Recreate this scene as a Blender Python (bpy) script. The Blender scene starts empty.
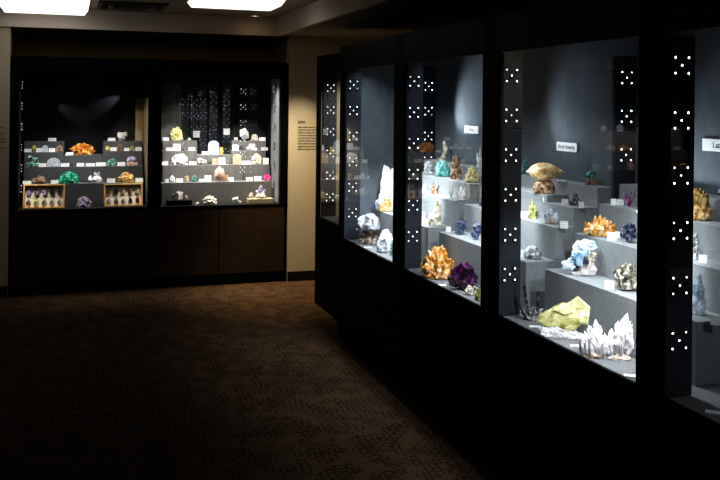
import bpy, bmesh, math, random
from mathutils import Vector, Matrix, noise, Euler

S = bpy.context.scene
COL = S.collection
PI = math.pi

# ------------------------------------------------------------------ camera
F, RHO, PX, PY, H = 875.0, math.atan(.01065), 360.0, 105.1, 1.7
TH = math.radians(18.3966)
cr, sr, ct, st = math.cos(RHO), math.sin(RHO), math.cos(TH), math.sin(TH)
right, fwd, up = Vector((ct, -st, 0)), Vector((st, ct, 0)), Vector((0, 0, 1))
cx_, cy_ = right * cr + up * sr, up * cr - right * sr
cam = bpy.data.cameras.new('camera')
cam.sensor_width = 36
cam.lens = F / 720 * 36
cam.shift_y = -(240 - PY) / 720
cam.clip_start = .05
cam_o = bpy.data.objects.new('camera', cam)
m = Matrix((cx_, cy_, -fwd)).transposed().to_4x4()
m.translation = (0, 0, H)
cam_o.matrix_world = m
COL.objects.link(cam_o)
S.camera = cam_o


def ray(u, v):
    xc, d = (u - PX) / F, (v - PY) / F
    return right * (xc * cr + d * sr) - up * (-xc * sr + d * cr) + fwd


def onX(u, v, X):
    r = ray(u, v); return Vector((0, 0, H)) + r * (X / r.x)


def onY(u, v, Y):
    r = ray(u, v); return Vector((0, 0, H)) + r * (Y / r.y)


def depth(p):
    return p[0] * st + p[1] * ct


# ------------------------------------------------------------------ materials
def new_mat(name):
    mt = bpy.data.materials.new(name); mt.use_nodes = True
    nt = mt.node_tree
    return mt, nt, nt.nodes['Principled BSDF']


def plain(name, col, rough=.6, metal=0., spec=.3, noise_amt=.15, scale=30., bump=0.):
    mt, nt, b = new_mat(name)
    tc = nt.nodes.new('ShaderNodeTexCoord')
    n = nt.nodes.new('ShaderNodeTexNoise'); n.inputs['Scale'].default_value = scale; n.inputs['Detail'].default_value = 4
    nt.links.new(tc.outputs['Object'], n.inputs['Vector'])
    r = nt.nodes.new('ShaderNodeValToRGB')
    r.color_ramp.elements[0].position = .3; r.color_ramp.elements[1].position = .7
    r.color_ramp.elements[0].color = [c * (1 - noise_amt) for c in col] + [1]
    r.color_ramp.elements[1].color = [min(1, c * (1 + noise_amt)) for c in col] + [1]
    nt.links.new(n.outputs['Fac'], r.inputs['Fac'])
    nt.links.new(r.outputs['Color'], b.inputs['Base Color'])
    b.inputs['Roughness'].default_value = rough
    b.inputs['Metallic'].default_value = metal
    b.inputs['Specular IOR Level'].default_value = spec
    if bump:
        bp = nt.nodes.new('ShaderNodeBump'); bp.inputs['Strength'].default_value = bump; bp.inputs['Distance'].default_value = .002
        nt.links.new(n.outputs['Fac'], bp.inputs['Height']); nt.links.new(bp.outputs['Normal'], b.inputs['Normal'])
    return mt


_mm = {}


def mineral(cols, scale=25., rough=.35, metal=0., bump=.6, trans=0., veins=0.):
    """patchy mineral: three tones spread by noise, with broken surface"""
    key = (tuple(cols), scale, rough, metal, bump, trans, veins)
    if key in _mm: return _mm[key]
    mt, nt, b = new_mat('mineral')
    tc = nt.nodes.new('ShaderNodeTexCoord')
    n = nt.nodes.new('ShaderNodeTexNoise'); n.inputs['Scale'].default_value = scale
    n.inputs['Detail'].default_value = 6; n.inputs['Distortion'].default_value = .6 + veins
    nt.links.new(tc.outputs['Object'], n.inputs['Vector'])
    r = nt.nodes.new('ShaderNodeValToRGB')
    el = r.color_ramp.elements
    while len(el) < len(cols): el.new(.5)
    for i, c in enumerate(cols):
        el[i].position = .36 + .28 * i / max(1, len(cols) - 1); el[i].color = list(c) + [1]
    nt.links.new(n.outputs['Fac'], r.inputs['Fac'])
    nt.links.new(r.outputs['Color'], b.inputs['Base Color'])
    b.inputs['Roughness'].default_value = rough
    b.inputs['Metallic'].default_value = metal
    if trans:
        b.inputs['Subsurface Weight'].default_value = trans
        b.inputs['Subsurface Radius'].default_value = (.02, .02, .02)
    v = nt.nodes.new('ShaderNodeTexVoronoi'); v.inputs['Scale'].default_value = scale * 3
    nt.links.new(tc.outputs['Object'], v.inputs['Vector'])
    bp = nt.nodes.new('ShaderNodeBump'); bp.inputs['Strength'].default_value = bump; bp.inputs['Distance'].default_value = .004
    nt.links.new(v.outputs['Distance'], bp.inputs['Height']); nt.links.new(bp.outputs['Normal'], b.inputs['Normal'])
    _mm[key] = mt
    return mt


def emit(name, col, strength, sample=True):
    mt = bpy.data.materials.new(name); mt.use_nodes = True
    nt = mt.node_tree; nt.nodes.clear()
    e = nt.nodes.new('ShaderNodeEmission'); o = nt.nodes.new('ShaderNodeOutputMaterial')
    e.inputs['Color'].default_value = (*col, 1); e.inputs['Strength'].default_value = strength
    nt.links.new(e.outputs[0], o.inputs[0])
    if not sample: mt.cycles.emission_sampling = 'NONE'
    return mt


def glass_mat():
    """thin pane: reflects by the viewing angle, lets the rest straight through"""
    mt = bpy.data.materials.new('glass'); mt.use_nodes = True
    nt = mt.node_tree; nt.nodes.clear()
    N = nt.nodes.new
    g = N('ShaderNodeNewGeometry'); d = N('ShaderNodeVectorMath'); d.operation = 'DOT_PRODUCT'
    nt.links.new(g.outputs['Normal'], d.inputs[0]); nt.links.new(g.outputs['Incoming'], d.inputs[1])
    last = d.outputs['Value']
    def M(op, a, b=None):
        n = N('ShaderNodeMath'); n.operation = op
        for i, x in enumerate((a, b)):
            if x is None: continue
            if isinstance(x, (int, float)): n.inputs[i].default_value = x
            else: nt.links.new(x, n.inputs[i])
        return n.outputs[0]
    c = M('ABSOLUTE', last)
    f = M('ADD', M('MULTIPLY', M('POWER', M('SUBTRACT', 1., c), 5.), .96), .04)
    f2 = M('DIVIDE', M('MULTIPLY', f, 2.), M('ADD', f, 1.))
    tr = N('ShaderNodeBsdfTransparent'); tr.inputs[0].default_value = (.95, .97, .97, 1)
    gl = N('ShaderNodeBsdfGlossy'); gl.inputs['Roughness'].default_value = 0.0
    gl.inputs[0].default_value = (1, 1, 1, 1)
    mx = N('ShaderNodeMixShader'); o = N('ShaderNodeOutputMaterial')
    nt.links.new(f2, mx.inputs[0]); nt.links.new(tr.outputs[0], mx.inputs[1]); nt.links.new(gl.outputs[0], mx.inputs[2])
    nt.links.new(mx.outputs[0], o.inputs[0])
    return mt


def carpet_mat():
    mt, nt, b = new_mat('carpet')
    N = nt.nodes.new; L = nt.links.new
    tc = N('ShaderNodeTexCoord')
    mp = N('ShaderNodeMapping'); mp.inputs['Rotation'].default_value = (0, 0, .03)
    L(tc.outputs['Object'], mp.inputs['Vector'])
    nz = N('ShaderNodeTexNoise'); nz.inputs['Scale'].default_value = 9; nz.inputs['Detail'].default_value = 3
    L(mp.outputs[0], nz.inputs['Vector'])
    ad = N('ShaderNodeMixRGB'); ad.blend_type = 'ADD'; ad.inputs[0].default_value = .035
    L(mp.outputs[0], ad.inputs[1]); L(nz.outputs['Color'], ad.inputs[2])
    fac = []
    for rot, off in ((0, .5), (PI / 2, .37)):
        m2 = N('ShaderNodeMapping'); m2.inputs['Rotation'].default_value = (0, 0, rot); L(ad.outputs[0], m2.inputs['Vector'])
        br = N('ShaderNodeTexBrick'); br.inputs['Scale'].default_value = 11.
        br.inputs['Mortar Size'].default_value = .045; br.inputs['Mortar Smooth'].default_value = .4
        br.inputs['Brick Width'].default_value = .55; br.inputs['Row Height'].default_value = .36; br.offset = off
        L(m2.outputs[0], br.inputs['Vector'])
        n2 = N('ShaderNodeTexNoise'); n2.inputs['Scale'].default_value = 7 + rot; L(m2.outputs[0], n2.inputs['Vector'])
        gt = N('ShaderNodeMath'); gt.operation = 'GREATER_THAN'; gt.inputs[1].default_value = .5; L(n2.outputs['Fac'], gt.inputs[0])
        mu = N('ShaderNodeMath'); mu.operation = 'MULTIPLY'; L(gt.outputs[0], mu.inputs[0]); L(br.outputs['Fac'], mu.inputs[1])
        fac.append(mu.outputs[0])
    mxm = N('ShaderNodeMath'); mxm.operation = 'MAXIMUM'; L(fac[0], mxm.inputs[0]); L(fac[1], mxm.inputs[1])
    fine = N('ShaderNodeTexNoise'); fine.inputs['Scale'].default_value = 160; fine.inputs['Detail'].default_value = 2
    L(tc.outputs['Object'], fine.inputs['Vector'])
    r = N('ShaderNodeValToRGB')
    r.color_ramp.elements[0].position = .3; r.color_ramp.elements[0].color = (.042, .025, .013, 1)
    r.color_ramp.elements[1].position = .7; r.color_ramp.elements[1].color = (.125, .075, .040, 1)
    L(fine.outputs['Fac'], r.inputs['Fac'])
    mx = N('ShaderNodeMixRGB'); L(mxm.outputs[0], mx.inputs[0]); L(r.outputs['Color'], mx.inputs[1]); mx.inputs[2].default_value = (.022, .012, .007, 1)
    L(mx.outputs[0], b.inputs['Base Color'])
    b.inputs['Roughness'].default_value = .95; b.inputs['Specular IOR Level'].default_value = .05
    bp = N('ShaderNodeBump'); bp.inputs['Strength'].default_value = .5; bp.inputs['Distance'].default_value = .004
    L(fine.outputs['Fac'], bp.inputs['Height']); L(bp.outputs['Normal'], b.inputs['Normal'])
    return mt


def card_mat():
    """white caption card with unreadably small grey print lines"""
    mt, nt, b = new_mat('caption_card')
    N = nt.nodes.new; L = nt.links.new
    tc = N('ShaderNodeTexCoord'); sp = N('ShaderNodeSeparateXYZ'); L(tc.outputs['Generated'], sp.inputs[0])
    w = N('ShaderNodeMath'); w.operation = 'MULTIPLY'; w.inputs[1].default_value = 3.5; L(sp.outputs['Z'], w.inputs[0])
    fr = N('ShaderNodeMath'); fr.operation = 'FRACT'; L(w.outputs[0], fr.inputs[0])
    g = N('ShaderNodeMath'); g.operation = 'GREATER_THAN'; g.inputs[1].default_value = .62; L(fr.outputs[0], g.inputs[0])
    n = N('ShaderNodeTexNoise'); n.inputs['Scale'].default_value = 9; L(tc.outputs['Generated'], n.inputs['Vector'])
    g2 = N('ShaderNodeMath'); g2.operation = 'GREATER_THAN'; g2.inputs[1].default_value = .47; L(n.outputs['Fac'], g2.inputs[0])
    mu = N('ShaderNodeMath'); mu.operation = 'MULTIPLY'; L(g.outputs[0], mu.inputs[0]); L(g2.outputs[0], mu.inputs[1])
    mx = N('ShaderNodeMixRGB'); L(mu.outputs[0], mx.inputs[0])
    mx.inputs[1].default_value = (.85, .86, .85, 1); mx.inputs[2].default_value = (.3, .3, .31, 1)
    L(mx.outputs[0], b.inputs['Base Color']); b.inputs['Roughness'].default_value = .7
    return mt


MT = dict(
    black=plain('black_laminate', (.0022, .002, .002), .55, spec=.06),
    brown=plain('dark_brown_laminate', (.010, .0062, .004), .5, spec=.08, scale=12),
    door=plain('brown_door_laminate', (.045, .028, .016), .5, spec=.08, scale=12),
    panel=plain('black_panel', (.028, .032, .040), .5, spec=.2),
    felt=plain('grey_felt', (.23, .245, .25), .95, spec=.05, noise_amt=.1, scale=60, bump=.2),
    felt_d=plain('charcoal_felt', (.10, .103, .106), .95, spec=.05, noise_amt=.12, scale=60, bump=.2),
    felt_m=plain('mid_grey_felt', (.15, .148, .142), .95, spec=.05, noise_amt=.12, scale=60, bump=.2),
    back=plain('blue_grey_lining', (.115, .135, .155), .9, spec=.05, noise_amt=.1, scale=14),
    back_d=plain('dark_lining', (.018, .019, .022), .8, spec=.1),
    deck=plain('deck_felt', (.16, .165, .17), .95, spec=.05, noise_amt=.15, scale=80),
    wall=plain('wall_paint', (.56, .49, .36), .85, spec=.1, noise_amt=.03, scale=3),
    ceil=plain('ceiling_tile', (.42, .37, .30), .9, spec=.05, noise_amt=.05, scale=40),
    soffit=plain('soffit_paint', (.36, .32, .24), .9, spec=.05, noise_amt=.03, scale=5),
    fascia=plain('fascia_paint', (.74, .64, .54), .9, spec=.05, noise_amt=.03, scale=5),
    alcove=plain('alcove_paint', (.42, .27, .11), .9, spec=.05, noise_amt=.1, scale=4),
    base=plain('dark_baseboard', (.010, .008, .007), .5),
    beige=plain('beige_lining', (.42, .35, .24), .85, noise_amt=.05, scale=4),
    pale=plain('pale_panel', (.35, .38, .40), .7, noise_amt=.05),
    wood=plain('light_wood', (.55, .33, .13), .5, noise_amt=.2, scale=18),
    cream=plain('cream_lining', (.80, .74, .60), .8, noise_amt=.04),
    white=plain('sign_white', (.80, .83, .86), .6, noise_amt=.02),
    ink=plain('dark_ink', (.03, .03, .035), .6),
    greyink=plain('grey_ink', (.10, .085, .07), .7),
    metal=plain('vent_metal', (.10, .095, .085), .5, spec=.3),
    trim=plain('grey_trim', (.2, .19, .18), .4, metal=.5),
)
MT['glass'] = glass_mat()
MT['carpet'] = carpet_mat()
MT['card'] = card_mat()
MT['lens'] = emit('bulb_light', (.93, .96, 1), 6., False)
MT['lens_far'] = emit('bulb_light_bright', (.93, .96, 1), 10., False)
MT['lens_dim'] = emit('bulb_light_dim', (.93, .96, 1), 2.2, False)
MT['troffer'] = emit('ceiling_lamp_diffuser', (1, .97, .92), 1.5)
MT['warm_bulb'] = emit('warm_bulb_light', (1, .72, .38), 4., False)


# ------------------------------------------------------------------ mesh helpers
def box(bm, x0, x1, y0, y1, z0, z1, mat=None):
    vs = [bm.verts.new((x, y, z)) for x in (x0, x1) for y in (y0, y1) for z in (z0, z1)]
    idx = ((0, 1, 3, 2), (4, 6, 7, 5), (0, 4, 5, 1), (2, 3, 7, 6), (0, 2, 6, 4), (1, 5, 7, 3))
    fs = []
    for f in idx:
        fc = bm.faces.new([vs[i] for i in f])
        if mat is not None: fc.material_index = mat
        fs.append(fc)
    return vs


def obj(name, bm, mats, parent=None, smooth=False, bevel=0.):
    bmesh.ops.recalc_face_normals(bm, faces=bm.faces)
    me = bpy.data.meshes.new(name); bm.to_mesh(me); bm.free()
    for m_ in (mats if isinstance(mats, (list, tuple)) else [mats]): me.materials.append(m_)
    if smooth:
        for p in me.polygons: p.use_smooth = True
    o = bpy.data.objects.new(name, me); COL.objects.link(o)
    if parent: o.parent = parent
    if bevel:
        b = o.modifiers.new('bevel', 'BEVEL'); b.width = bevel; b.segments = 2; b.limit_method = 'ANGLE'
    return o


def bobj(name, dims, mat, parent=None, bevel=.003):
    bm = bmesh.new(); box(bm, *dims); return obj(name, bm, mat, parent, bevel=bevel)


def tag(o, label, cat, group=None):
    o['label'] = label; o['category'] = cat
    if group: o['group'] = group
    return o


def thing(name, label, cat, loc=(0, 0, 0), rz=0., group=None):
    o = bpy.data.objects.new(name, None); COL.objects.link(o)
    o.location = loc; o.rotation_euler = (0, 0, rz); o.empty_display_size = .05
    return tag(o, label, cat, group)


def struct(name, bm, mat, bevel=0.):
    o = obj(name, bm, mat, bevel=bevel); o['kind'] = 'structure'; return o


def sbox(name, *dims, mat):
    bm = bmesh.new(); box(bm, *dims); return struct(name, bm, mat)


# ------------------------------------------------------------------ room shell
YW, ZS, ZC, XJL, XJR = 8.19, 2.352, 2.52, -.49, 2.003
XF = 1.86                                                 # soffit edge along the right-hand cabinet
sbox('floor', -3.3, 2.9, -2.6, 9.1, -.1, 0, mat=MT['carpet'])
bm = bmesh.new()
box(bm, -3.3, XJL, YW, YW + .12, 0, ZS); box(bm, XJR, 2.9, YW, YW + .12, 0, ZS)
struct('wall_back', bm, MT['wall'])
bm = bmesh.new()
box(bm, XJL - .05, XJR + .05, 9.0, 9.1, 0, ZS); box(bm, XJL - .05, XJL, YW + .12, 9.0, 0, ZS); box(bm, XJR, XJR + .05, YW + .12, 9.0, 0, ZS)
struct('wall_alcove', bm, MT['alcove'])
sbox('wall_right', 2.8, 2.9, -2.6, YW, 0, ZS, mat=MT['wall'])
sbox('wall_left', -3.3, -3.2, -2.6, YW, 0, ZC, mat=MT['wall'])
sbox('wall_rear', -3.2, 2.8, -2.6, -2.5, 0, ZC, mat=MT['wall'])
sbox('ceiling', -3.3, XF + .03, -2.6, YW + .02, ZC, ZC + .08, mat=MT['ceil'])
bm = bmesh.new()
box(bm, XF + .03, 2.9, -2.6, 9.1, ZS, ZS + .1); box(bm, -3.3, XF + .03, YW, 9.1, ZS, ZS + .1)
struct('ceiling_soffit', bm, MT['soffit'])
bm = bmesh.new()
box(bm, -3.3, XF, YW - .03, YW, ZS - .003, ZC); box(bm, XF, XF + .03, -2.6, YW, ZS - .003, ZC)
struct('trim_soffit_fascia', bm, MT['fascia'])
sbox('baseboard_right', XJR + .005, 2.8, YW - .015, YW, 0, .092, mat=MT['base'])
sbox('baseboard_left', -3.2, XJL - .005, YW - .015, YW, 0, .092, mat=MT['base'])

# ------------------------------------------------------------------ ceiling fittings
def lamp(label, x0, x1, y0, y1):
    t = thing('ceiling_lamp', label, 'ceiling light', ((x0 + x1) / 2, (y0 + y1) / 2, ZC))
    w, l = (x1 - x0) / 2, (y1 - y0) / 2
    bobj('housing', (-w, w, -l, l, -.025, 0), MT['metal'], t)
    bm = bmesh.new()
    a, b = .0, .03
    v0 = [bm.verts.new(p) for p in ((-w + a, -l + a, -.025), (w - a, -l + a, -.025), (w - a, l - a, -.025), (-w + a, l - a, -.025))]
    v1 = [bm.verts.new(p) for p in ((-w + b, -l + b, -.07), (w - b, -l + b, -.07), (w - b, l - b, -.07), (-w + b, l - b, -.07))]
    bm.faces.new(v1)
    for i in range(4): bm.faces.new((v0[i], v0[(i + 1) % 4], v1[(i + 1) % 4], v1[i]))
    obj('diffuser', bm, MT['troffer'], t)
    return t


p, q = onY(1, 14, 7.98), onY(88, 16.3, 7.98)
lamp('glowing white ceiling light with drop diffuser, the left one above the alcove', p.x, q.x, 6.78, 7.98)
p, q = onY(187, 4, 6.95), onY(273, 8, 6.95)
lamp('glowing white ceiling light with drop diffuser, the right one nearer the soffit corner', p.x, q.x, 6.5, 6.95)

c = onY(133, 6, 7.55)
t = thing('ceiling_vent', 'dark square air vent with stepped rings set in ceiling between the lights', 'vent', (c.x, 7.62, ZC))
for i, (r0, r1, z) in enumerate(((.27, .23, -.012), (.19, .15, -.022), (.11, .07, -.03))):
    bm = bmesh.new()
    o_, n_ = [], []
    for sx, sy in ((-1, -1), (1, -1), (1, 1), (-1, 1)):
        o_.append(bm.verts.new((sx * r0, sy * r0, z))); n_.append(bm.verts.new((sx * r1, sy * r1, z + .018)))
    for k in range(4): bm.faces.new((o_[k], o_[(k + 1) % 4], n_[(k + 1) % 4], n_[k]))
    ob = obj('vent_ring', bm, MT['trim'] if i == 1 else MT['metal'], t)
    sm = ob.modifiers.new('solid', 'SOLIDIFY'); sm.thickness = .006
bobj('backing', (-.28, .28, -.28, .28, -.006, 0), MT['black'], t)

c = onY(379, 22, 6.6)
t = thing('soffit_vent', 'small dark square vent with pale rim in soffit over the long cabinet', 'vent', (2.31, 6.6, ZS))
bobj('backing', (-.15, .15, -.15, .15, -.006, 0), MT['black'], t)
bm = bmesh.new()
box(bm, -.16, .16, -.16, -.12, -.02, -.004); box(bm, -.16, .16, .12, .16, -.02, -.004)
box(bm, -.16, -.12, -.12, .12, -.02, -.004); box(bm, .12, .16, -.12, .12, -.02, -.004)
obj('frame', bm, MT['trim'], t)


def downlight(label, x, y):
    t = thing('downlight', label, 'ceiling light', (x, y, ZC if y < YW - .03 and x < XF else ZS))
    bm = bmesh.new()
    n = 24
    rings = [[bm.verts.new((r * math.cos(2 * PI * k / n), r * math.sin(2 * PI * k / n), z)) for k in range(n)] for r, z in ((.07, -.001), (.07, -.012), (.05, -.012), (.045, -.002))]
    for a, b in zip(rings, rings[1:]):
        for k in range(n): bm.faces.new((a[k], a[(k + 1) % n], b[(k + 1) % n], b[k]))
    obj('trim_ring', bm, MT['trim'], t)
    bm = bmesh.new(); bmesh.ops.create_circle(bm, cap_ends=True, segments=24, radius=.046, matrix=Matrix.Translation((0, 0, -.004)))
    obj('lens', bm, MT['warm_bulb'], t)


# ------------------------------------------------------------------ light columns
def bulb_mesh(lens, k=1.):
    """(dark swivel ball, glowing lens) of one lamp, facing -y"""
    n, got = 12, []
    for name, mat_, prof in (('bulb', MT['panel'], ((.0085, 0), (.0092, .004), (.0086, .009), (.0060, .0115), (.0038 * k, .0120), (.001, .0120))),
                             ('lens', lens, ((.0036 * k, .0121), (.0027 * k, .0132), (.0014, .0138)))):
        bm = bmesh.new()
        rings = [[bm.verts.new((r * math.cos(2 * PI * q2 / n), -y, r * math.sin(2 * PI * q2 / n))) for q2 in range(n)] for r, y in prof]
        for a, b in zip(rings, rings[1:]):
            for q2 in range(n): bm.faces.new((a[q2], a[(q2 + 1) % n], b[(q2 + 1) % n], b[q2])).smooth = True
        bm.faces.new(rings[-1])
        bmesh.ops.recalc_face_normals(bm, faces=bm.faces)
        me = bpy.data.meshes.new(name); bm.to_mesh(me); bm.free(); me.materials.append(mat_)
        got.append(me)
    return got


BULB, BULB_DIM, BULB_FAR = bulb_mesh(MT['lens']), bulb_mesh(MT['lens_dim']), bulb_mesh(MT['lens_far'], 1.7)
BULB_REFLECTED = bulb_mesh(emit('reflected_bulb_dots', (.85, .92, 1), 1.5, False), .62)  # faint bulbs for the strips that stand in for column reflections
BR = random.Random(11)
CZ = [1.846 - .1863 * i for i in range(6)]


def light_column(label, x, y, rz=0., w=.118, z0=.72, z1=1.95, sides=(1, -1), rows=CZ, dim=False, mat='panel', th=.012, faint=False):
    t = thing('lamp_strip', label, 'lamp strip', (x, y, z0), rz, 'bulb studded light columns in the cases')
    bobj('panel', (-w / 2, w / 2, -th, th, 0, z1 - z0), MT[mat], t, bevel=.002)
    for s in sides:
        for zc in rows:
            for dx, dz in ((-.027, .0265), (.027, .0265), (0, 0), (-.027, -.0265), (.027, -.0265)):
                bm_ = BULB_REFLECTED if faint else BULB_DIM if dim or BR.random() < .1 else BULB if s > 0 else BULB_FAR
                b = bpy.data.objects.new('bulb', bm_[0]); COL.objects.link(b); b.parent = t
                ln = bpy.data.objects.new('lens', bm_[1]); COL.objects.link(ln); ln.parent = b
                b.location = (dx * s, -th * s, zc - z0 + dz)
                b.rotation_euler = (0, 0, 0 if s > 0 else PI)
    return t


YK = [2.49, 3.69, 4.91, 6.09]
for y, wh in zip(YK, ('at right edge of the photo', 'second from the right', 'third from the right', 'fourth from the right')):
    light_column(f'black bulb-studded light column behind a cabinet post, {wh}', 1.968, y, w=.126)
for y in (1.27, .05):
    light_column('black front light column with bulb clusters reflected in the far display case', 1.972, y)
for y, wh in ((3.63, 'by the pink bladed crystal'), (4.91, 'behind the golden shell-like specimen'), (6.085, 'above the brown rock on stand')):
    light_column(f'dark light column standing against the case lining {wh}', 2.558, y, rows=CZ if y < 4 else CZ[:4])
light_column('dark light column on the end wall of the recessed far cabinet', 2.12, 7.19, z0=.748, rows=[z - .004 for z in CZ], sides=(1,))

# ------------------------------------------------------------------ long right-hand cabinet
X0, ZG, ZT, ZH = 1.887, .737, 1.952, 2.128
ZD = .716                                                 # deck of the long cabinet, just under its sill
Y0, Y1 = -1.2, 6.125
cab = thing('display_cabinet', 'long black glazed display cabinet running along the right of the room', 'display cabinet', (0, 0, 0))
bobj('plinth', (X0, 2.66, Y0, Y1, 0, ZG - .042), MT['black'], cab)
bobj('bottom_rail', (X0 - .004, X0 + .015, Y0, Y1, ZG - .05, ZG), MT['black'], cab)
bobj('deck', (X0 + .016, 2.62, Y0, Y1, ZD - .02, ZD), MT['deck'], cab, bevel=0)
bobj('header', (X0 - .004, X0 + .015, Y0, Y1, ZT, ZH), MT['brown'], cab)
bobj('roof', (X0 + .016, 2.66, Y0, Y1, 2.05, ZH), MT['black'], cab)
bobj('back_panel', (2.62, 2.66, Y0, Y1, ZG - .03, 2.05), MT['back'], cab, bevel=0)
bobj('side_panel', (X0 + .14, 2.62, Y1 - .012, Y1, ZG, 2.05), MT['back'], cab, bevel=0)
POSTS = [(2.452, 2.588), (3.645, 3.800), (4.842, 5.005), (6.05, Y1), (1.24, 1.375), (.02, .155), (Y0, Y0 + .1)]
for a, b in POSTS:
    bobj('post', (X0 - .005, X0 + .016, a, b, 0, ZH), MT['black'], cab)
edges = sorted(POSTS)
for (a0, a1), (b0, b1) in zip(edges, edges[1:]):
    bm = bmesh.new()
    vs = [bm.verts.new(p) for p in ((X0 + .012, a1, ZG), (X0 + .012, a1, ZT), (X0 + .012, b0, ZT), (X0 + .012, b0, ZG))]
    bm.faces.new(vs); obj('glass_pane', bm, MT['glass'], cab)
# far recessed cabinet
X2 = 2.02
cab2 = thing('display_cabinet', 'narrow black glazed cabinet set back at far end of the long one', 'display cabinet', (0, 0, 0))
YE = 7.24
bobj('plinth', (X2, 2.66, Y1 + .004, YE, 0, ZG - .03), MT['black'], cab2)
bobj('bottom_rail', (X2 - .004, X2 + .03, Y1 + .004, YE, ZG - .05, .748), MT['black'], cab2)
bobj('header', (X2 - .004, X2 + .03, Y1 + .004, YE, ZT, 2.113), MT['black'], cab2)
bobj('roof', (X2 + .03, 2.66, Y1 + .004, YE, 2.04, 2.113), MT['black'], cab2)
bobj('deck', (X2 + .03, 2.62, Y1 + .004, YE - .03, ZG - .03, .745), MT['deck'], cab2)
bobj('back_panel', (2.62, 2.66, Y1 + .004, YE, ZG - .03, 2.04), MT['back_d'], cab2, bevel=0)
bobj('end_panel', (X2 + .03, 2.62, YE - .03, YE, ZG - .03, 2.04), MT['beige'], cab2, bevel=0)
bobj('post', (X2 - .006, X2 + .022, YE - .06, YE, 0, 2.113), MT['black'], cab2)
bm = bmesh.new()
bm.faces.new([bm.verts.new(p) for p in ((X2 + .012, Y1 + .01, .745), (X2 + .012, Y1 + .01, ZT), (X2 + .012, YE - .06, ZT), (X2 + .012, YE - .06, .745))])
obj('glass_pane', bm, MT['glass'], cab2)

# ------------------------------------------------------------------ stepped risers in the long cabinet
UNITS = {
    'U3': dict(y=(2.56, 3.60), rows=[(2.12, .945), (2.28, 1.108), (2.41, 1.243), (2.52, 1.335)]),
    'U2': dict(y=(3.78, 4.83), rows=[(2.12, .945), (2.28, 1.108), (2.385, 1.20), (2.52, 1.30)]),
    'U1': dict(y=(5.00, 6.03), rows=[(2.12, .945), (2.28, 1.11), (2.40, 1.21), (2.52, 1.30)]),
}
ULAB = {'U3': 'grey felt stepped display riser carrying the orange and pink crystals, nearest unit',
        'U2': 'grey felt stepped display riser carrying blue blocks and the golden shell-like specimen',
        'U1': 'grey felt stepped display riser behind the brown agates, farthest unit of the long cabinet'}
for k, u in UNITS.items():
    t = thing('display_riser', ULAB[k], 'display riser', (2.366, sum(u['y']) / 2, ZD + .001))
    hy = (u['y'][1] - u['y'][0]) / 2
    xs = [r[0] for r in u['rows']] + [2.612]
    for i, (xf, z) in enumerate(u['rows']):
        bobj('tier', (xf - 2.37, xs[i + 1] - 2.37, -hy, hy, 0, z - ZD - .001), MT['felt'], t, bevel=.002)
    if k == 'U2':
        ys = onX(547, 199, 2.385).y - (u['y'][0] + hy)
        bobj('tier', (2.387 - 2.37, 2.518 - 2.37, ys, hy, 1.20 - ZD, 1.2365 - ZD), MT['felt'], t, bevel=.002)
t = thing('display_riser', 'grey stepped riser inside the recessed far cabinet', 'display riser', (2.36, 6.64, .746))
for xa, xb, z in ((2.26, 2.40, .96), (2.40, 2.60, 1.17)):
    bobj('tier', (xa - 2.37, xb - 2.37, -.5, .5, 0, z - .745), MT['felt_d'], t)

# ------------------------------------------------------------------ alcove cabinet on the back wall
YG = 8.21
cabB = thing('wall_cabinet', 'dark two-bay glazed display cabinet filling the alcove of the back wall', 'display cabinet', (0, 0, 0))
xa0, xa1 = onY(18.5, 140, YG).x, onY(148, 140, YG).x
xb0, xb1 = onY(161, 140, YG).x, onY(280.5, 140, YG).x
ZA, ZB0, ZB1 = 2.10, .745, 1.972
bobj('base', (XJL + .003, XJR - .003, YG, 8.97, 0, ZB0 - .02), MT['black'], cabB)
bobj('kick_board', (XJL + .003, XJR - .003, YG - .012, YG, 0, .09), MT['black'], cabB)
for i, (a, b) in enumerate(((XJL + .03, .1), (.105, .735), (.745, 1.34), (1.345, XJR - .03))):
    bobj('door', (a, b, YG - .016, YG, .1, ZB0 - .03), MT['door'], cabB, bevel=.004)
bobj('sill', (XJL + .003, XJR - .003, YG - .018, YG + .03, ZB0 - .03, ZB0), MT['black'], cabB)
bobj('header', (XJL + .003, XJR - .003, YG - .018, YG + .03, ZB1, ZA), MT['black'], cabB)
bobj('roof', (XJL + .003, XJR - .003, YG + .03, 8.97, 2.0, ZA), MT['black'], cabB)
for a, b in ((XJL + .003, xa0), (xa1, xb0), (xb1, XJR - .003)):
    bobj('post', (a, b, YG - .018, YG + .03, ZB0, ZB1), MT['black'], cabB)
bobj('back_panel', (XJL + .003, XJR - .003, 8.94, 8.97, ZB0 - .02, 2.0), MT['back_d'], cabB, bevel=0)
for a, b, n in ((XJL + .003, xa0 - .01, 0), (xa1 + .03, xb0 - .03, 1), (xb1 + .01, XJR - .003, 2)):
    bobj('side_panel', (a, b, YG + .03, 8.94, ZB0 - .02, 2.0), MT['back_d'], cabB, bevel=0)
zp = onY(138, 98, 8.6).z
bobj('beige_side_lining', (xa1 + .012, xa1 + .03, YG + .04, 8.9, ZB0, zp), MT['beige'], cabB, bevel=0)
bobj('lining_and_reflection_panel', (onY(135.5, 110, 8.93).x, xa1 + .012, 8.918, 8.938, ZB0, onY(140, 98, 8.92).z), MT['beige'], cabB, bevel=0)
bobj('lining_and_reflection_panel', (xb0 - .02, onY(181, 110, 8.93).x, 8.925, 8.94, ZB0, 1.9), MT['felt_m'], cabB, bevel=0)  # added panel, draws a dim reflection into the right bay's back
bobj('deck', (xa0 - .01, xb1 + .01, YG + .03, 8.94, ZB0 - .02, ZB0), MT['back_d'], cabB, bevel=0)
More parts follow.
